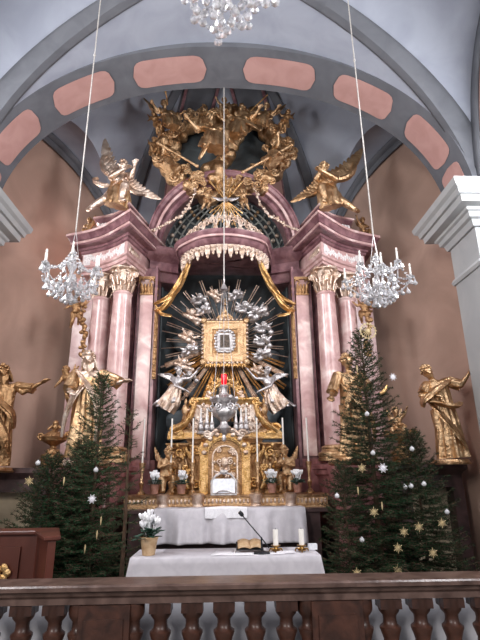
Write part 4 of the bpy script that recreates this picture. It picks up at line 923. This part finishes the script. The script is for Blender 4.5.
figure('saint_statue', 'gilded young saint in a wide cap holding his cloak before the right columns', 'statue', (p.x, 7.7, 2.17), .1, 1.64,
       dict(elL=(.19, -.05, .66), haL=(.1, -.15, .64), elR=(-.2, -.04, .64), haR=(-.24, -.14, .56), hed=(-.015, -.02, .92)), 'gold', hair='curl',
       robe=([((0, -.01, .74), .11, .085), ((0, -.01, .56), 0.104, 0.093), ((.0, -.02, .3), 0.120, 0.111), ((0, -.01, .02), .15, .125)], dict(nf=10, amp=.15)), sleeves=(((.12, 0, .79), (.13, -.12, .65), .05, .055), ((-.12, 0, .79), (-.22, -.1, .6), .05, .055)),
       scarves=(([(.1, -.06, .8), (-.02, -.13, .66), (-.12, -.14, .46), (-.1, -.13, .2)], .02, .05), ([(-.13, .0, .78), (.0, -.12, .55), (.15, -.11, .36), (.17, -.08, .12)], .02, .05)), base=.2, seed=4,
       extra=lambda t: MB().lathe([(.085, .945), (.08, .955), (.055, .965), (.05, .99), (.0, 1.0)], (-.015, -.0, 0), 20).build('cap', 'gold', t))
p = at(6, 464, 7.75)
figure('saint_statue', 'gilded outer saint cut by the left edge, stretching one arm up and out', 'statue', (-3.62, 7.95, 2.08), .1, 1.62,
       dict(che=(.02, 0, .72), hed=(-.02, -.02, .93), elL=(.2, -.05, .72), haL=(.38, -.08, .82), elR=(-.2, -.04, .66), haR=(-.1, -.15, .64)), 'gold_dark', hair='long', beard=True,
       robe=([((.01, -.01, .74), .11, .085), ((0, -.01, .56), 0.112, 0.093), ((-.01, -.02, .3), 0.136, 0.119), ((-.02, -.01, .02), .15, .125)], dict(nf=10, amp=.17)), sleeves=(((.12, 0, .79), (.3, -.06, .76), .05, .05),),
       scarves=(([(-.12, -.05, .78), (.02, -.14, .62), (.14, -.12, .5), (.16, -.08, .36)], .03, .055), ([(-.14, 0, .76), (-.02, -.14, .5), (.1, -.15, .3), (.15, -.1, .1)], .02, .05)), base=.19, seed=7)
figure('saint_statue', 'gilded outer saint at the right leaning back with one arm flung wide', 'statue', (3.62, 7.95, 2.13), -.15, 1.6,
       dict(pel=(0, 0, .52), che=(-.03, -.01, .71), nec=(-.07, -.01, .82), hed=(-.11, -.03, .89), shL=(.08, 0, .80), shR=(-.14, 0, .76), elL=(.2, -.04, .74), haL=(.28, -.1, .85), elR=(-.22, -.08, .64), haR=(-.1, -.17, .62)), 'gold', hair='curl', beard=False,
       robe=([((-.03, -.01, .74), .11, .085), ((0, -.01, .56), 0.104, 0.093), ((.03, -.02, .3), 0.120, 0.111), ((.05, -.01, .02), .15, .125)], dict(nf=10, amp=.17)), sleeves=(((.09, 0, .79), (.2, -.04, .745), .06, .055), ((-.13, 0, .76), (-.2, -.1, .65), .055, .055)),
       scarves=(([(.1, -.04, .8), (-.06, -.14, .7), (-.2, -.12, .6), (-.22, -.1, .52)], .03, .065), ([(-.22, -.08, .6), (-.08, -.15, .56), (.08, -.14, .52), (.16, -.06, .56)], .03, .055), ([(-.16, -.06, .6), (-.04, -.16, .4), (.1, -.14, .2), (.16, -.1, .06)], .02, .05)), base=.2, seed=9)
# angels seated on the entablature blocks
AJ = dict(pel=(0, 0, .2), che=(0, -.01, .39), nec=(.015, -.02, .5), hed=(.035, -.04, .585), shL=(.11, -.02, .46), shR=(-.105, 0, .46), elL=(.17, -.12, .37), haL=(.22, -.2, .48), elR=(-.08, -.14, .36), haR=(.12, -.23, .42),
          hiL=(.06, -.02, .18), hiR=(-.06, -.02, .18), knL=(.12, -.2, .2), foL=(.08, -.2, -.02), knR=(-.12, -.14, .05), foR=(-.31, -.14, -.1))
AR = [((0, -.01, .36), .1, .08), ((0, -.03, .22), .12, .11), ((.02, -.09, .14), .14, .12), ((.03, -.13, .04), .14, .1), ((.01, -.12, -.04), .16, .11)]
qL = at(117, 204, 8.45); qR = at(330, 208, 8.45)
figure('angel_statue', 'gilded winged angel seated on top of the left columns, one wing raised', 'statue', (qL.x, 8.5, 7.02), 0, 1.62, AJ, 'gold_pale', hair='curl', fat=1.15, look=(.8, -.6, 0),
       robe=(AR, dict(nf=10, amp=.17)), scarves=(([(-.08, -.04, .3), (-.2, -.06, .3), (-.3, -.04, .36), (-.26, -.02, .42)], .02, .045), ([(.08, -.04, .48), (.02, -.1, .34), (-.06, -.12, .24)], .015, .035)),
       wings=(((-.05, .05, .46), (-.3, .12, 1.1), (0, -1, 0)), ((.06, .05, .46), (.5, .1, .18), (0, 1, 0))), seed=11, robe_mat='gold')
figure('angel_statue', 'gilded winged angel seated on top of the right columns, one wing raised', 'statue', (qR.x, 8.5, 7.02), 0, 1.62, mir(dict(AJ, haL=(.1, -.2, .46))), 'gold', hair='curl', fat=1.15, look=(-.6, -.7, .0),
       robe=([((-c[0], c[1], c[2]), a, b_) for c, a, b_ in AR], dict(nf=10, amp=.17)), scarves=(([(-.08, -.04, .48), (-.02, -.1, .34), (.08, -.12, .24)], .015, .035),),
       wings=(((.05, .05, .46), (.58, .12, 1.0), (0, 1, 0)), ((-.06, .05, .46), (-.45, .1, .14), (0, -1, 0))), seed=12)
# putti
PJ = {'float': dict(hed=(.0, -.02, .9), elL=(.2, -.03, .74), haL=(.3, -.06, .84), elR=(-.19, -.05, .68), haR=(-.28, -.1, .6), knL=(.12, -.12, .34), foL=(.1, .06, .2), knR=(-.06, -.1, .28), foR=(-.1, .0, .06)),
      'kneel': dict(pel=(0, 0, .36), che=(.0, -.02, .54), nec=(.02, -.03, .65), hed=(.03, -.06, .76), shL=(.115, -.03, .61), shR=(-.115, -.02, .61), elL=(.17, -.12, .5), haL=(.06, -.2, .52), elR=(-.17, -.1, .5), haR=(-.04, -.2, .54), hiL=(.06, 0, .33), hiR=(-.06, 0, .33), knL=(.09, -.2, .3), foL=(.09, -.14, .06), knR=(-.08, -.1, .08), foR=(-.08, .16, .06)),
      'sit': dict(pel=(0, 0, .08), che=(0, -.01, .27), nec=(0, -.02, .38), hed=(0, -.04, .49), shL=(.115, -.02, .34), shR=(-.115, -.02, .34), elL=(.2, -.06, .42), haL=(.26, -.1, .55), elR=(-.17, -.1, .24), haR=(-.08, -.2, .2), hiL=(.06, -.02, .07), hiR=(-.06, -.02, .07), knL=(.13, -.2, .1), foL=(.12, -.22, -.13), knR=(-.14, -.18, .08), foR=(-.1, -.2, -.14))}
PROT = {}
def putto(kind, m, loc, label, H=.62, rz=0, rx=0, ry=0, grp=None, flip=False):
    key = (kind, m)
    if key not in PROT:
        t = figure('putto', label, 'statue', (0, 0, 0), 0, 1.0, PJ[kind], m, fat=1.32, head=1.42, hair='curl', seed=len(PROT) + 20, fing=True, vox=.014,
                   scarves=(([(-.12, -.05, PJ[kind].get('pel', (0, 0, .53))[2] - .02), (0, -.13, PJ[kind].get('pel', (0, 0, .53))[2] - .03), (.13, -.06, PJ[kind].get('pel', (0, 0, .53))[2] + .01), (.17, .04, PJ[kind].get('pel', (0, 0, .53))[2] - .14)], .02, .045),),
                   wings=(((.04, .07, PJ[kind].get('che', (0, 0, .72))[2] + .03), (.2, .16, PJ[kind].get('che', (0, 0, .72))[2] + .34), (0, 1, 0), .2, (6, 5)), ((-.04, .07, PJ[kind].get('che', (0, 0, .72))[2] + .03), (-.2, .16, PJ[kind].get('che', (0, 0, .72))[2] + .34), (0, -1, 0), .2, (6, 5))))
        PROT[key] = t
    else: t = dup(PROT[key], label=label)
    t['label'] = label
    if grp: t['group'] = grp
    elif 'group' in t: del t['group']
    t.location = loc; t.rotation_euler = (rx, ry, rz); t.scale = ((-H if flip else H), H, H); return t
G1 = 'putti on the outer sides of the retable'
a = at(74, 330, 8.75); putto('float', 'gold_dark', a, 'gilded flying putto on the wall below the left chandelier', .66, .3, grp=G1)
a = at(366, 328, 8.75); putto('float', 'gold_dark', a, 'gilded flying putto on the wall below the right chandelier', .62, -.3, flip=True, grp=G1)
a = at(90, 215, 8.9); putto('sit', 'gold_dark', (a.x, 8.95, 6.72), 'small gilded putto seated at the outer end of the left cornice', .55, -.3)
a = at(362, 215, 8.9); putto('sit', 'gold_dark', (a.x, 8.95, 6.72), 'small gilded putto seated at the outer end of the right cornice', .62, .3, flip=True)
a = at(74, 400, 8.4); putto('float', 'gold_dark', (a.x, 8.4, a.z - .1), 'gilded putto hovering behind the bearded saint at the left', .72, -.2, ry=-.3)
a = at(398, 440, 8.3); putto('sit', 'gold', (a.x, 8.3, a.z + .12), 'gilded putto sitting between the right saint and the outer right saint', .7, -.2)
for s, px in ((-1, 163), (1, 290)):
    a = at(px, 492, 8.15); putto('kneel', 'gold', (a.x, 8.36, 1.64), 'kneeling gilded putto on the altar step, ' + ('left' if s < 0 else 'right') + ' of the tabernacle', .86, s * -.5, flip=s > 0, grp='kneeling putti on the altar step')
# adoring angels beside the picture
FJ = dict(pel=(0, 0, .5), che=(.05, -.03, .66), nec=(.07, -.04, .77), hed=(.07, -.06, .86), shL=(.17, -.04, .72), shR=(-.05, -.02, .74), elL=(.3, -.1, .72), haL=(.42, -.12, .86), elR=(.02, -.14, .58), haR=(.22, -.2, .48), knL=(.0, -.14, .3), foL=(-.22, -.02, .2), knR=(-.1, -.08, .28), foR=(-.34, .02, .24))
FR = [((.03, -.01, .6), .1, .08), ((0, -.02, .48), .13, .11), ((-.06, -.06, .32), .17, .12), ((-.16, -.03, .18), .17, .12)]
for s, px in ((-1, 174), (1, 272)):
    a = at(px, 410, 9.0); J = FJ if s < 0 else mir(FJ); rb = [((c[0] * -s, c[1], c[2]), r1, r2) for c, r1, r2 in FR]
    figure('angel_statue', 'flying adoring angel in silver and gold, ' + ('left' if s < 0 else 'right') + ' below the picture', 'statue', (a.x, 9.0, a.z - .16), 0, 1.02, J, 'silver', look=(-s * .7, -.5, .3), robe=(rb, dict(nf=10, amp=.2)), robe_mat='gold_pale', hair_mat='silver',
           scarves=(([(-s * -.1, .0, .4), (-s * -.25, -.02, .34), (-s * -.4, .0, .24), (-s * -.5, .02, .26)], .02, .05),), wings=(((0, .05, .72), (s * .34, .1, .86), (0, -s, 0)),), seed=30 + s, fing=True)
# cherub heads on small clouds around the picture
def cherub_proto(m, seed):
    t = thing('cherub_cloud', 'x', 'ornament', (0, 0, 0), 0); rn = random.Random(seed); b = MB()
    for i in range(9): b.ell((rn.uniform(-.13, .13), rn.uniform(-.03, .04), rn.uniform(-.07, .04)), (rn.uniform(.05, .08), .05, rn.uniform(.035, .06)), n=12, m=8)
    remesh(b, 'cloud', .012, m, t, 3)
    b = MB(); b.ell((0, -.07, .06), (.05, .05, .058), n=14, m=10).tube([(0, -.115, .06), (0, -.128, .05)], [.006, .01], 6).ell((.022, -.11, .07), (.011, .008, .008)).ell((-.022, -.11, .07), (.011, .008, .008)).ell((0, -.112, .033), (.014, .01, .006)).ell((.03, -.1, .045), .018).ell((-.03, -.1, .045), .018)
    for i in range(14): a = rn.uniform(0, PI); b.ell((.048 * cos(a), -.06 + rn.uniform(-.03, .03), .07 + .045 * sin(a)), .017, n=7, m=5)
    b.build('cherub_head', m, t)
    for s in (-1, 1): wing_mb((s * .04, -.03, .04), (s * .17, -.01, .12), (0, s, 0), n=(5, 4)).build('wing', m, t)
    return t
CH = [cherub_proto('silver', 1), cherub_proto('gold_pale', 2), cherub_proto('silver', 3)]
spots = [(200, 301, 1.0), (214, 296, .9), (236, 297, .9), (245, 309, 1.05), (192, 317, 1.1), (258, 315, 1.2), (264, 329, 1.0), (188, 339, 1.1), (190, 352, .95), (263, 342, 1.0), (184, 366, 1.1), (262, 356, 1.0), (190, 378, .9), (258, 372, .9), (204, 312, .8)]
ups = ['at the upper left corner above the picture', 'left of the crown above the picture', 'right of the crown above the picture', 'at the upper right corner of the picture', 'left of the picture, the highest on that side', 'large one at the upper right beside the picture', 'right of the picture frame, upper of three in a column', 'left of the picture frame at mid height', 'left of the lower half of the picture frame', 'right of the picture frame, middle of three in a column', 'at the lower left, just above the left adoring angel', 'right of the picture frame, lowest of three in a column', 'between the left adoring angel and the picture frame', 'between the right adoring angel and the picture frame', 'small one tucked against the upper left frame corner']
for i, ((px, py, sc), u) in enumerate(zip(spots, ups)):
    q = at(px, py, 9.15); src = CH[i % 3]; o = src if i < 3 else dup(src); o.location = (q.x, 9.15 - .03 * (i % 3), q.z); o.scale = (sc * 1.08,) * 3; o.rotation_euler = (.1, .5 * sin(i * 2.1), .3 * sin(i)); o['label'] = ('silver' if i % 3 != 1 else 'pale gilded') + ' cherub cloud ' + u; o['group'] = 'cherub clouds around the picture'

# ------------------------------------------------------------------ the glory above the arch
GC = thing('glory_clouds', 'wreath of gilded rolling clouds crowning the arched top of the altar', 'clouds', at(225, 150, 9.0)); rn = random.Random(12)
b = MB()
for i in range(52):
    a = 2 * PI * i / 52; rx_, rz_ = 1.36, 1.02; dx_ = rn.uniform(-.16, .16); b.ell(((rx_ + dx_) * cos(a), rn.uniform(-.1, .2), (rz_ + dx_) * sin(a) - .05), (rn.uniform(.14, .24), .18, rn.uniform(.11, .19)), n=12, m=8)
for i in range(26): b.ell((rn.uniform(-.35, .35), rn.uniform(-.05, .25), rn.uniform(-.9, 1.0)), (rn.uniform(.14, .26), .16, rn.uniform(.1, .2)), n=12, m=8)
remesh(b, 'cloud_wreath', .03, 'gold', GC, 3, .05, 5)
b = MB()
for i in range(120):
    a = rn.uniform(0, 2 * PI); r = rn.uniform(.8, 1.16); scroll(b, (1.36 * r * cos(a), -.16, .98 * r * sin(a) - .05), rn.uniform(.06, .12), 1.4, .026, rn.choice((-1, 1)), rn.uniform(0, 6))
b.build('cloud_curls', 'gold', GC)
MB().lathe([(.0, 0), (1.0, .0), (1.05, .03), (1.0, .06), (0, .06)], (0, .3, 0), 40, R=Matrix.Rotation(PI / 2, 3, 'X')).tf(Matrix.Diagonal((1.25, 1, .9, 1))).build('shade_back', 'niche', GC)  # added dark disc; its colour stands in for shade inside the hollow wreath
def gfig(px, py, H, label, J, m='gold', rz=0, ry=0, robe=None, scarves=(), wings=(), beard=False, Y=8.72, seed=0, look=(0, -1, 0), zoff=0, hair='curl', cat='statue', extra=None):
    q = at(px, py, Y); t = figure('glory_figure', label, cat, q, rz, H, J, m, robe=robe, scarves=scarves, wings=wings, beard=beard, seed=seed, look=look, hair=hair, sleeves=(((J['shL']), (J['elL']), .05, .05), ((J['shR']), (J['elR']), .05, .05)), extra=extra); t.rotation_euler.y = ry; return t
SJ = dict(pel=(0, 0, .08), che=(0, -.01, .27), nec=(0, -.02, .385), hed=(0, -.04, .475), shL=(.115, -.02, .345), shR=(-.115, -.02, .345), elL=(.2, -.06, .26), haL=(.3, -.14, .3), elR=(-.2, -.06, .28), haR=(-.3, -.12, .36), hiL=(.06, -.02, .07), hiR=(-.06, -.02, .07), knL=(.12, -.24, .12), foL=(.08, -.22, -.14), knR=(-.1, -.22, .08), foR=(-.18, -.26, -.16))
SR = [((0, -.01, .22), .09, .075), ((0, -.05, .11), .13, .1), ((0, -.15, .1), .16, .09), ((-.02, -.22, -.0), .15, .08), ((-.04, -.23, -.13), .17, .09)]
gfig(214, 152, 1.7, 'central gilded figure of the glory, enthroned with billowing mantle and bent knees', SJ, 'gold', .2, -.1, (SR, dict(nf=11, amp=.18)), (([(.1, .0, .36), (.26, .05, .42), (.3, .08, .56), (.12, .1, .68), (-.1, .08, .62)], .02, .06), ([(-.12, -.02, .34), (-.05, -.16, .2), (.1, -.2, .1), (.26, -.14, 0)], .02, .06), ([(-.05, -.25, .08), (-.14, -.26, -.1), (-.24, -.2, -.26)], .03, .06)), (), True, 8.6, 41, extra=None)
gfig(240, 138, 1.45, 'bearded gilded figure seated right of the centre of the glory', mir(SJ), 'gold', -.35, .1, (SR, dict(nf=10, amp=.18)), (([(-.1, .0, .36), (-.02, -.14, .24), (.16, -.18, .12), (.3, -.1, .05)], .02, .06),), (), True, 8.7, 42)
WJ = lambda s: (((s * .05, .06, .34), (s * .36, .12, .62), (0, s, 0)), ((-s * .05, .06, .34), (-s * .3, .12, .5), (0, -s, 0)))
gfig(168, 128, 1.15, 'gilded angel in the left of the glory playing a wind instrument', SJ, 'gold', .6, -.25, (SR, dict(nf=10, amp=.18)), (), WJ(-1), Y=8.75, seed=43, extra=lambda t: MB().tube([(.02, -.12, .42), (-.1, -.3, .5), (-.16, -.38, .6)], [.01, .014, .035], 8).build('trumpet', 'gold_bright', t))
gfig(163, 172, 1.25, 'gilded angel lying across the lower left of the glory', SJ, 'gold', .7, .5, (SR, dict(nf=10, amp=.18)), (([(-.12, 0, .3), (0, -.14, .2), (.2, -.16, .05)], .03, .06),), (), Y=8.7, seed=44)
gfig(279, 165, 1.25, 'gilded angel lying across the lower right of the glory', mir(SJ), 'gold', -.7, -.5, ([((-c[0], c[1], c[2]), q1, q2) for c, q1, q2 in SR], dict(nf=10, amp=.18)), (([(.12, 0, .3), (0, -.14, .2), (-.2, -.16, .05)], .03, .06),), (), Y=8.7, seed=45)
gfig(262, 128, 1.1, 'gilded angel in the upper right of the glory raising a baton', mir(SJ), 'gold', -.4, .25, (SR, dict(nf=10, amp=.18)), (), WJ(1), Y=8.8, seed=46, extra=lambda t: MB().cyl((-.28, -.14, .3), (.05, -.2, .62), .012, .012, 6).build('baton', 'gold_bright', t))
G2 = 'putti in the glory'
for i, (px, py, lb, kd, rz, ry, fl, H) in enumerate(((160, 136, 'small putto at the upper left rim of the glory', 'float', .3, -.3, False, .6), (153, 152, 'small putto at the far left of the glory', 'sit', .5, 0, False, .58), (204, 128, 'putto at the top of the glory left of the centre', 'sit', .1, .2, False, .7), (226, 114, 'topmost putto of the glory, in the very centre', 'sit', 0, -.1, True, .68), (248, 132, 'putto at the top right of the glory beside the baton angel', 'sit', -.2, -.2, True, .68), (282, 134, 'small putto at the upper right rim of the glory', 'float', -.3, .3, True, .6), (289, 152, 'small putto at the far right of the glory', 'sit', -.5, 0, True, .58), (204, 212, 'putto clinging below the glory at the left of the dove', 'float', .2, .2, False, .56), (247, 212, 'putto clinging below the glory at the right of the dove', 'float', -.2, -.2, True, .56), (286, 168, 'putto at the lower right of the cloud wreath', 'sit', -.4, 0, True, .6))):
    q = at(px, py, 8.68); putto(kd, 'gold_dark' if i in (0, 1, 5, 6) else 'gold', q, 'gilded ' + lb, H, rz, 0, ry, G2, fl)
# beams and rays in the glory
for (a0, a1, r, lb) in (((158, 143), (197, 166), .045, 'long gilded staff slanting down from the left of the glory'), ((292, 145), (243, 172), .05, 'long gilded staff slanting down from the right of the glory')):
    q0 = at(*a0, 8.45); q1 = at(*a1, 8.4); tag(MB().cyl(q0, q1, r * .62, r * .55, 8).ell(q0, r * .9).ell(q1, r * .8).build('long_staff', 'gold', None), lb, 'staff')
t = thing('dove_with_rays', 'small silver dove with gilded rays below the glory, over the coffered dome', 'ornament', at(226, 200, 8.55))
b = MB().ell((0, 0, 0), (.05, .1, .05), Matrix.Rotation(.5, 3, 'X')).ell((0, -.1, -.02), .035); b.build('dove_body', 'silver', t)
for s in (-1, 1): wing_mb((s * .03, 0, .01), (s * .28, .02, .06), (0, s, 0), n=(6, 5)).build('wing', 'silver', t)
b = MB()
for a in range(11): q = -PI / 2 + (a - 5) * .2; b.tube([(.04 * cos(q), .03, .04 * sin(q)), ((.5 + .12 * (a % 2)) * cos(q) * .8, .05, (.5 + .12 * (a % 2)) * sin(q))], [.01, .014], 5)
for a in range(7): q = PI / 2 + (a - 3) * .22; b.tube([(.04 * cos(q), .03, .04 * sin(q)), (.55 * cos(q), .05, .6 * sin(q))], [.01, .018], 5)
b.build('rays', 'gold_bright', t)
# garlands on the arch and beside the columns
def garland(pts, label, m='gold_pale', r=.035, seed=0, n=34):
    rn = random.Random(seed); P = [Vector(p) for p in pts]; b = MB(); b.tube(P, r * .4, 6)
    for i in range(n):
        u = i / (n - 1) * (len(P) - 1); a = min(int(u), len(P) - 2); c = P[a].lerp(P[a + 1], u - a); b.ell(c + V(rn.uniform(-r, r), rn.uniform(-r, 0), rn.uniform(-r, r)), (rn.uniform(.6, 1.1) * r, r * .7, rn.uniform(.6, 1.1) * r), n=8, m=6)
    tag(b.build('flower_garland', m), label, 'garland', 'gilded flower garlands on the retable')
for s, nm in ((-1, 'left'), (1, 'right')):
    f = lambda px: px if s < 0 else 451 - px
    garland([at(f(px), py, 8.55) for px, py in ((196, 190), (190, 205), (183, 215), (172, 221), (163, 226), (152, 231))], 'gilded flower garland draped over the %s side of the arch' % nm, seed=1)
    garland([at(f(px), py, 8.75) for px, py in ((83, 300), (82, 320), (85, 340), (82, 356))], 'gilded garland hanging outside the %s columns' % nm, 'gold_dark', .05, 2, 26)
# urn on the left passage screen, urn right
for s, px, py in ((-1, 47, 446), (1, 408, 446)):
    q = at(px, py, 7.95); t = thing('gilded_urn', 'lidded gilded urn standing on the ' + ('left' if s < 0 else 'right') + ' passage screen', 'urn', (q.x, 8.25, 2.08), 0, 'urns on the passage screens')
    MB().lathe([(.17, 0), (.18, .2), (.12, .22), (.1, .28), (.05, .3), (.05, .34), (.1, .37), (.19, .42), (.21, .48), (.17, .52), (.12, .55), (.04, .6)], n=20, fold=lambda a, z: .04 * sin(10 * a)).build('bowl', 'gold_dark', t)
    b = MB().ell((0, 0, .7), (.05, .05, .06)).ell((0, 0, .64), (.06, .05, .06))
    for q_ in (-1, 1): scroll(b, (q_ * .22, 0, .5), .07, 1.3, .02, q_); b.tube([(q_ * .05, 0, .66), (q_ * .12, -.02, .6)], .02, 6)
    b.build('lid_figure', 'gold_dark', t)
# ------------------------------------------------------------------ christmas trees
def fir(loc, label, H, R, z0, nb, seed, m='needle', dens=1.0, lean=0, nd=26, twl=.3):
    rn = np.random.default_rng(seed); t = thing('fir_tree', label, 'tree', loc, 0, 'fir trees beside the altar'); t.rotation_euler.y = lean
    MB().tube([(0, 0, 0), (.01, 0, H * .5), (0, 0, H)], [.04 * H / 3, .025 * H / 3, .006], 8).build('trunk', 'bark', t)
    segs = []
    for i in range(nb):
        u = (i + rn.random()) / nb; z = z0 + (H - z0) * (u ** .85); r = R * (1 - (z - z0) / (H - z0)) ** .85 * rn.uniform(.75, 1.12) + .05; a = i * 2.39996 + rn.uniform(-.3, .3)
        rise = -.12 * (1 - u) + .55 * u ** 2; dx = np.array([math.cos(a), math.sin(a), rise]); p0 = np.array([0, 0, z]); side = np.array([-math.sin(a), math.cos(a), 0]); n = max(3, int(r / .09)); prev = p0
        for k in range(1, n + 1):
            w = k / n; p = p0 + dx * r * w + np.array([0, 0, -.10 * r * math.sin(math.pi * w) + .06 * w * w]); segs.append((prev, p)); 
            if k > 0:
                for s in (-1, 1):
                    L = twl * (1.08 - w) * r ** .5 * rn.uniform(.6, 1.1) + .03; tip = p + (dx * .75 + side * s * .75 + np.array([0, 0, rn.uniform(-.1, .25)])) * L; segs.append((p, tip))
                    if L > .13: mid = (p + tip) / 2; segs.append((mid, mid + (dx * .95 + side * s * -.1 + np.array([0, 0, .1])) * L * .45)); segs.append((mid, mid + (dx * .2 + side * s * .9) * L * .4))
            prev = p
    A = np.array([s[0] for s in segs]); B = np.array([s[1] for s in segs]); L = np.linalg.norm(B - A, axis=1); cnt = np.maximum(4, (L / .1 * nd * dens * .45).astype(int)); idx = np.repeat(np.arange(len(A)), cnt); N = len(idx)
    u = rn.random(N)[:, None]; P = A[idx] + (B - A)[idx] * u; D = ((B - A) / np.maximum(L, 1e-6)[:, None])[idx]; rv = rn.normal(size=(N, 3)); rv -= D * (rv * D).sum(1)[:, None]; rv /= np.linalg.norm(rv, axis=1)[:, None]
    nd_ = D * .55 + rv * .85; ln = rn.uniform(.022, .036, N)[:, None]; W = np.cross(nd_, rn.normal(size=(N, 3))); W /= np.linalg.norm(W, axis=1)[:, None]; W *= .0028
    vs = np.concatenate([P - W, P + W, P + nd_ * ln + W * .4, P + nd_ * ln - W * .4], 1).reshape(-1, 3)
    # twigs themselves
    me = bpy.data.meshes.new('needles'); me.from_pydata(vs.tolist(), [], np.arange(N * 4).reshape(-1, 4).tolist()); me.materials.append(M[m]); o = bpy.data.objects.new('needles', me); COL.objects.link(o); o.parent = t; o['kind'] = 'stuff'
    tb = MB()
    for a, b_ in segs: tb.tube([a, b_], [.006, .003], 3)
    tb.build('branches', 'bark', t, 0)['kind'] = 'stuff' 
    return t
p = at(88, 560, 6.9); fir((p.x, 6.9, 0), 'slender fir tree in front of the left columns, its tip reaching the bearded saint', 3.3, .8, .3, 170, 1, 'needle_b', 1.1)
p = at(122, 560, 6.5); fir((p.x, 6.5, 0), 'thin sparse young fir nearest the altar table at the left', 2.75, .34, .9, 26, 2, 'needle_b', .7)
p = at(38, 560, 6.75); fir((p.x + .05, 6.75, 0), 'broad dark fir at the far left behind the wooden ambo', 2.15, .95, .3, 150, 3, 'needle', 1.5)
p = at(381, 560, 6.85); fir((p.x, 6.85, 0), 'tallest dark fir at the right with a straw star near its tip', 3.92, .95, .4, 200, 4, 'needle', 1.35)
p = at(432, 560, 6.9); fir((p.x - .05, 6.95, 0), 'shorter dense fir at the far right below the outer saint', 2.45, .82, .35, 150, 5, 'needle', 1.4)
p = at(342, 560, 6.55); fir((p.x + .1, 6.6, 0), 'low dense fir beside the right end of the altar table', 2.0, .55, .3, 80, 6, 'needle', 1.3)
p = at(72, 560, 7.1); fir((p.x, 7.15, 0), 'dark bushy low fir squeezed between the two larger firs at the left', 2.35, .8, .3, 150, 8, 'needle', 1.5)
# ornaments
def star(r, n=12, m='straw'):
    b = MB()
    for k in range(n): a = 2 * PI * k / n; q = r * (1 if k % 2 else .72); b.tube([(0, 0, 0), (q * cos(a), 0, q * sin(a))], [.005, .004], 4)
    b.ell((0, -.004, 0), (r * .2, .008, r * .2), n=8, m=4); return b
def orn(proto, px, py, Y, label, grp, sc=1, first=[]):
    q = at(px, py, Y); o = proto.copy() if proto.name in first else proto
    if proto.name in first: COL.objects.link(o)
    else: first.append(proto.name)
    o.location = q; o.scale = (sc,) * 3; tag(o, label, 'ornament', grp); return o
s1 = star(.058).build('straw_star', 'straw'); s2 = star(.06, 16).build('lace_star', 'lace')
b = MB(); b.tube([(.11 * cos(2 * PI * k / 24), 0, .11 * sin(2 * PI * k / 24)) for k in range(24)], .008, 5, closed=True)
for k in range(16): a = 2 * PI * k / 16; b.tube([(0, 0, 0), (.12 * cos(a), 0, .12 * sin(a))], .004, 4); b.ell((.12 * cos(a), 0, .12 * sin(a)), .012, n=6, m=4)
b.ell((0, 0, 0), (.03, .015, .03)); bg = b.build('round_straw_star', 'straw')
orn(bg, 368, 331, 6.7, 'large round straw star at the tip of the tallest right fir', None)
ST_ = [(419, 527, 'straw star low on the right fir beneath the outer saint'), (442, 523, 'pale straw star at the right edge of the right fir'), (433, 553, 'gold coloured straw star low on the right fir'), (419, 526, None), (398, 570, 'straw star just above the rail, right of the table'), (357, 573, 'straw star just above the rail nearest the table'), (29, 481, 'straw star on the far left fir beside the cream door'), (374, 512, 'straw star in the middle of the tallest right fir'), (404, 532, 'small straw star left of the paired stars on the right firs'), (398, 548, 'small straw star low between the right firs'), (362, 468, 'straw star on the tallest fir below the right saint')]
for px, py, lb in ST_:
    if lb: orn(s1, px, py, 6.15, lb, 'straw stars on the firs')
orn(s2, 383, 468, 6.15, 'white star on the tallest right fir below its middle', 'white stars on the firs'); orn(s2, 92, 499, 6.1, 'small white star on the slender left fir', 'white stars on the firs', .9); orn(s2, 393, 377, 6.6, 'white star at the upper right side of the tallest fir', 'white stars on the firs', .9)
bb = MB().ell((0, 0, 0), .035, n=16, m=10).cyl((0, 0, .03), (0, 0, .045), .01, n=8).build('bauble', 'bauble')
for px, py, lb in ((367, 414, 'white bauble on the upper middle of the tallest right fir'), (405, 487, 'white bauble, left of the close pair on the right firs'), (411, 486, 'white bauble, right of the close pair on the right firs'), (412, 449, 'white bauble where the two right firs meet'), (373, 453, 'white bauble right above the white star of the tallest fir'), (362, 540, 'white bauble low on the tallest right fir'), (337, 496, 'white bauble at the left side of the right firs'), (38, 463, 'white bauble high on the far left fir'), (96, 470, 'white bauble on the slender left fir'), (424, 484, 'white bauble below the meeting of the right firs at the right'), (447, 512, 'white bauble at the far right of the firs')):
    orn(bb, px, py, 6.3, lb, 'white baubles on the firs', .85)
ic = MB().lathe([(.0, .06), (.012, .05), (.016, .0), (.01, -.06), (0, -.1)], n=8).build('icicle_ornament', 'straw')
for px, py, lb in ((358, 490, 'pale icicle ornament on the left half of the tallest right fir'), (382, 505, 'pale icicle ornament in the middle of the tallest right fir'), (64, 480, 'pale icicle ornament between the left firs'), (97, 534, 'pale icicle ornament low on the slender left fir'), (85, 548, 'pale icicle ornament lowest on the slender left fir, by the ambo'), (101, 520, 'pale icicle ornament right of the low icicles on the left fir'), (357, 368, 'pale icicle ornament near the tip of the tallest right fir')):
    orn(ic, px, py, 6.25, lb, 'icicle ornaments on the firs', .65)
b = MB().tube([(-.06, 0, -.05), (-.02, 0, -.03), (.02, 0, .01), (.05, 0, .07)], [.02, .028, .026, .01], 10); orn(b.build('gilded_nut_ornament', 'gold_bright'), 384, 390, 6.5, 'curved golden ornament on the upper right of the tallest fir', None)
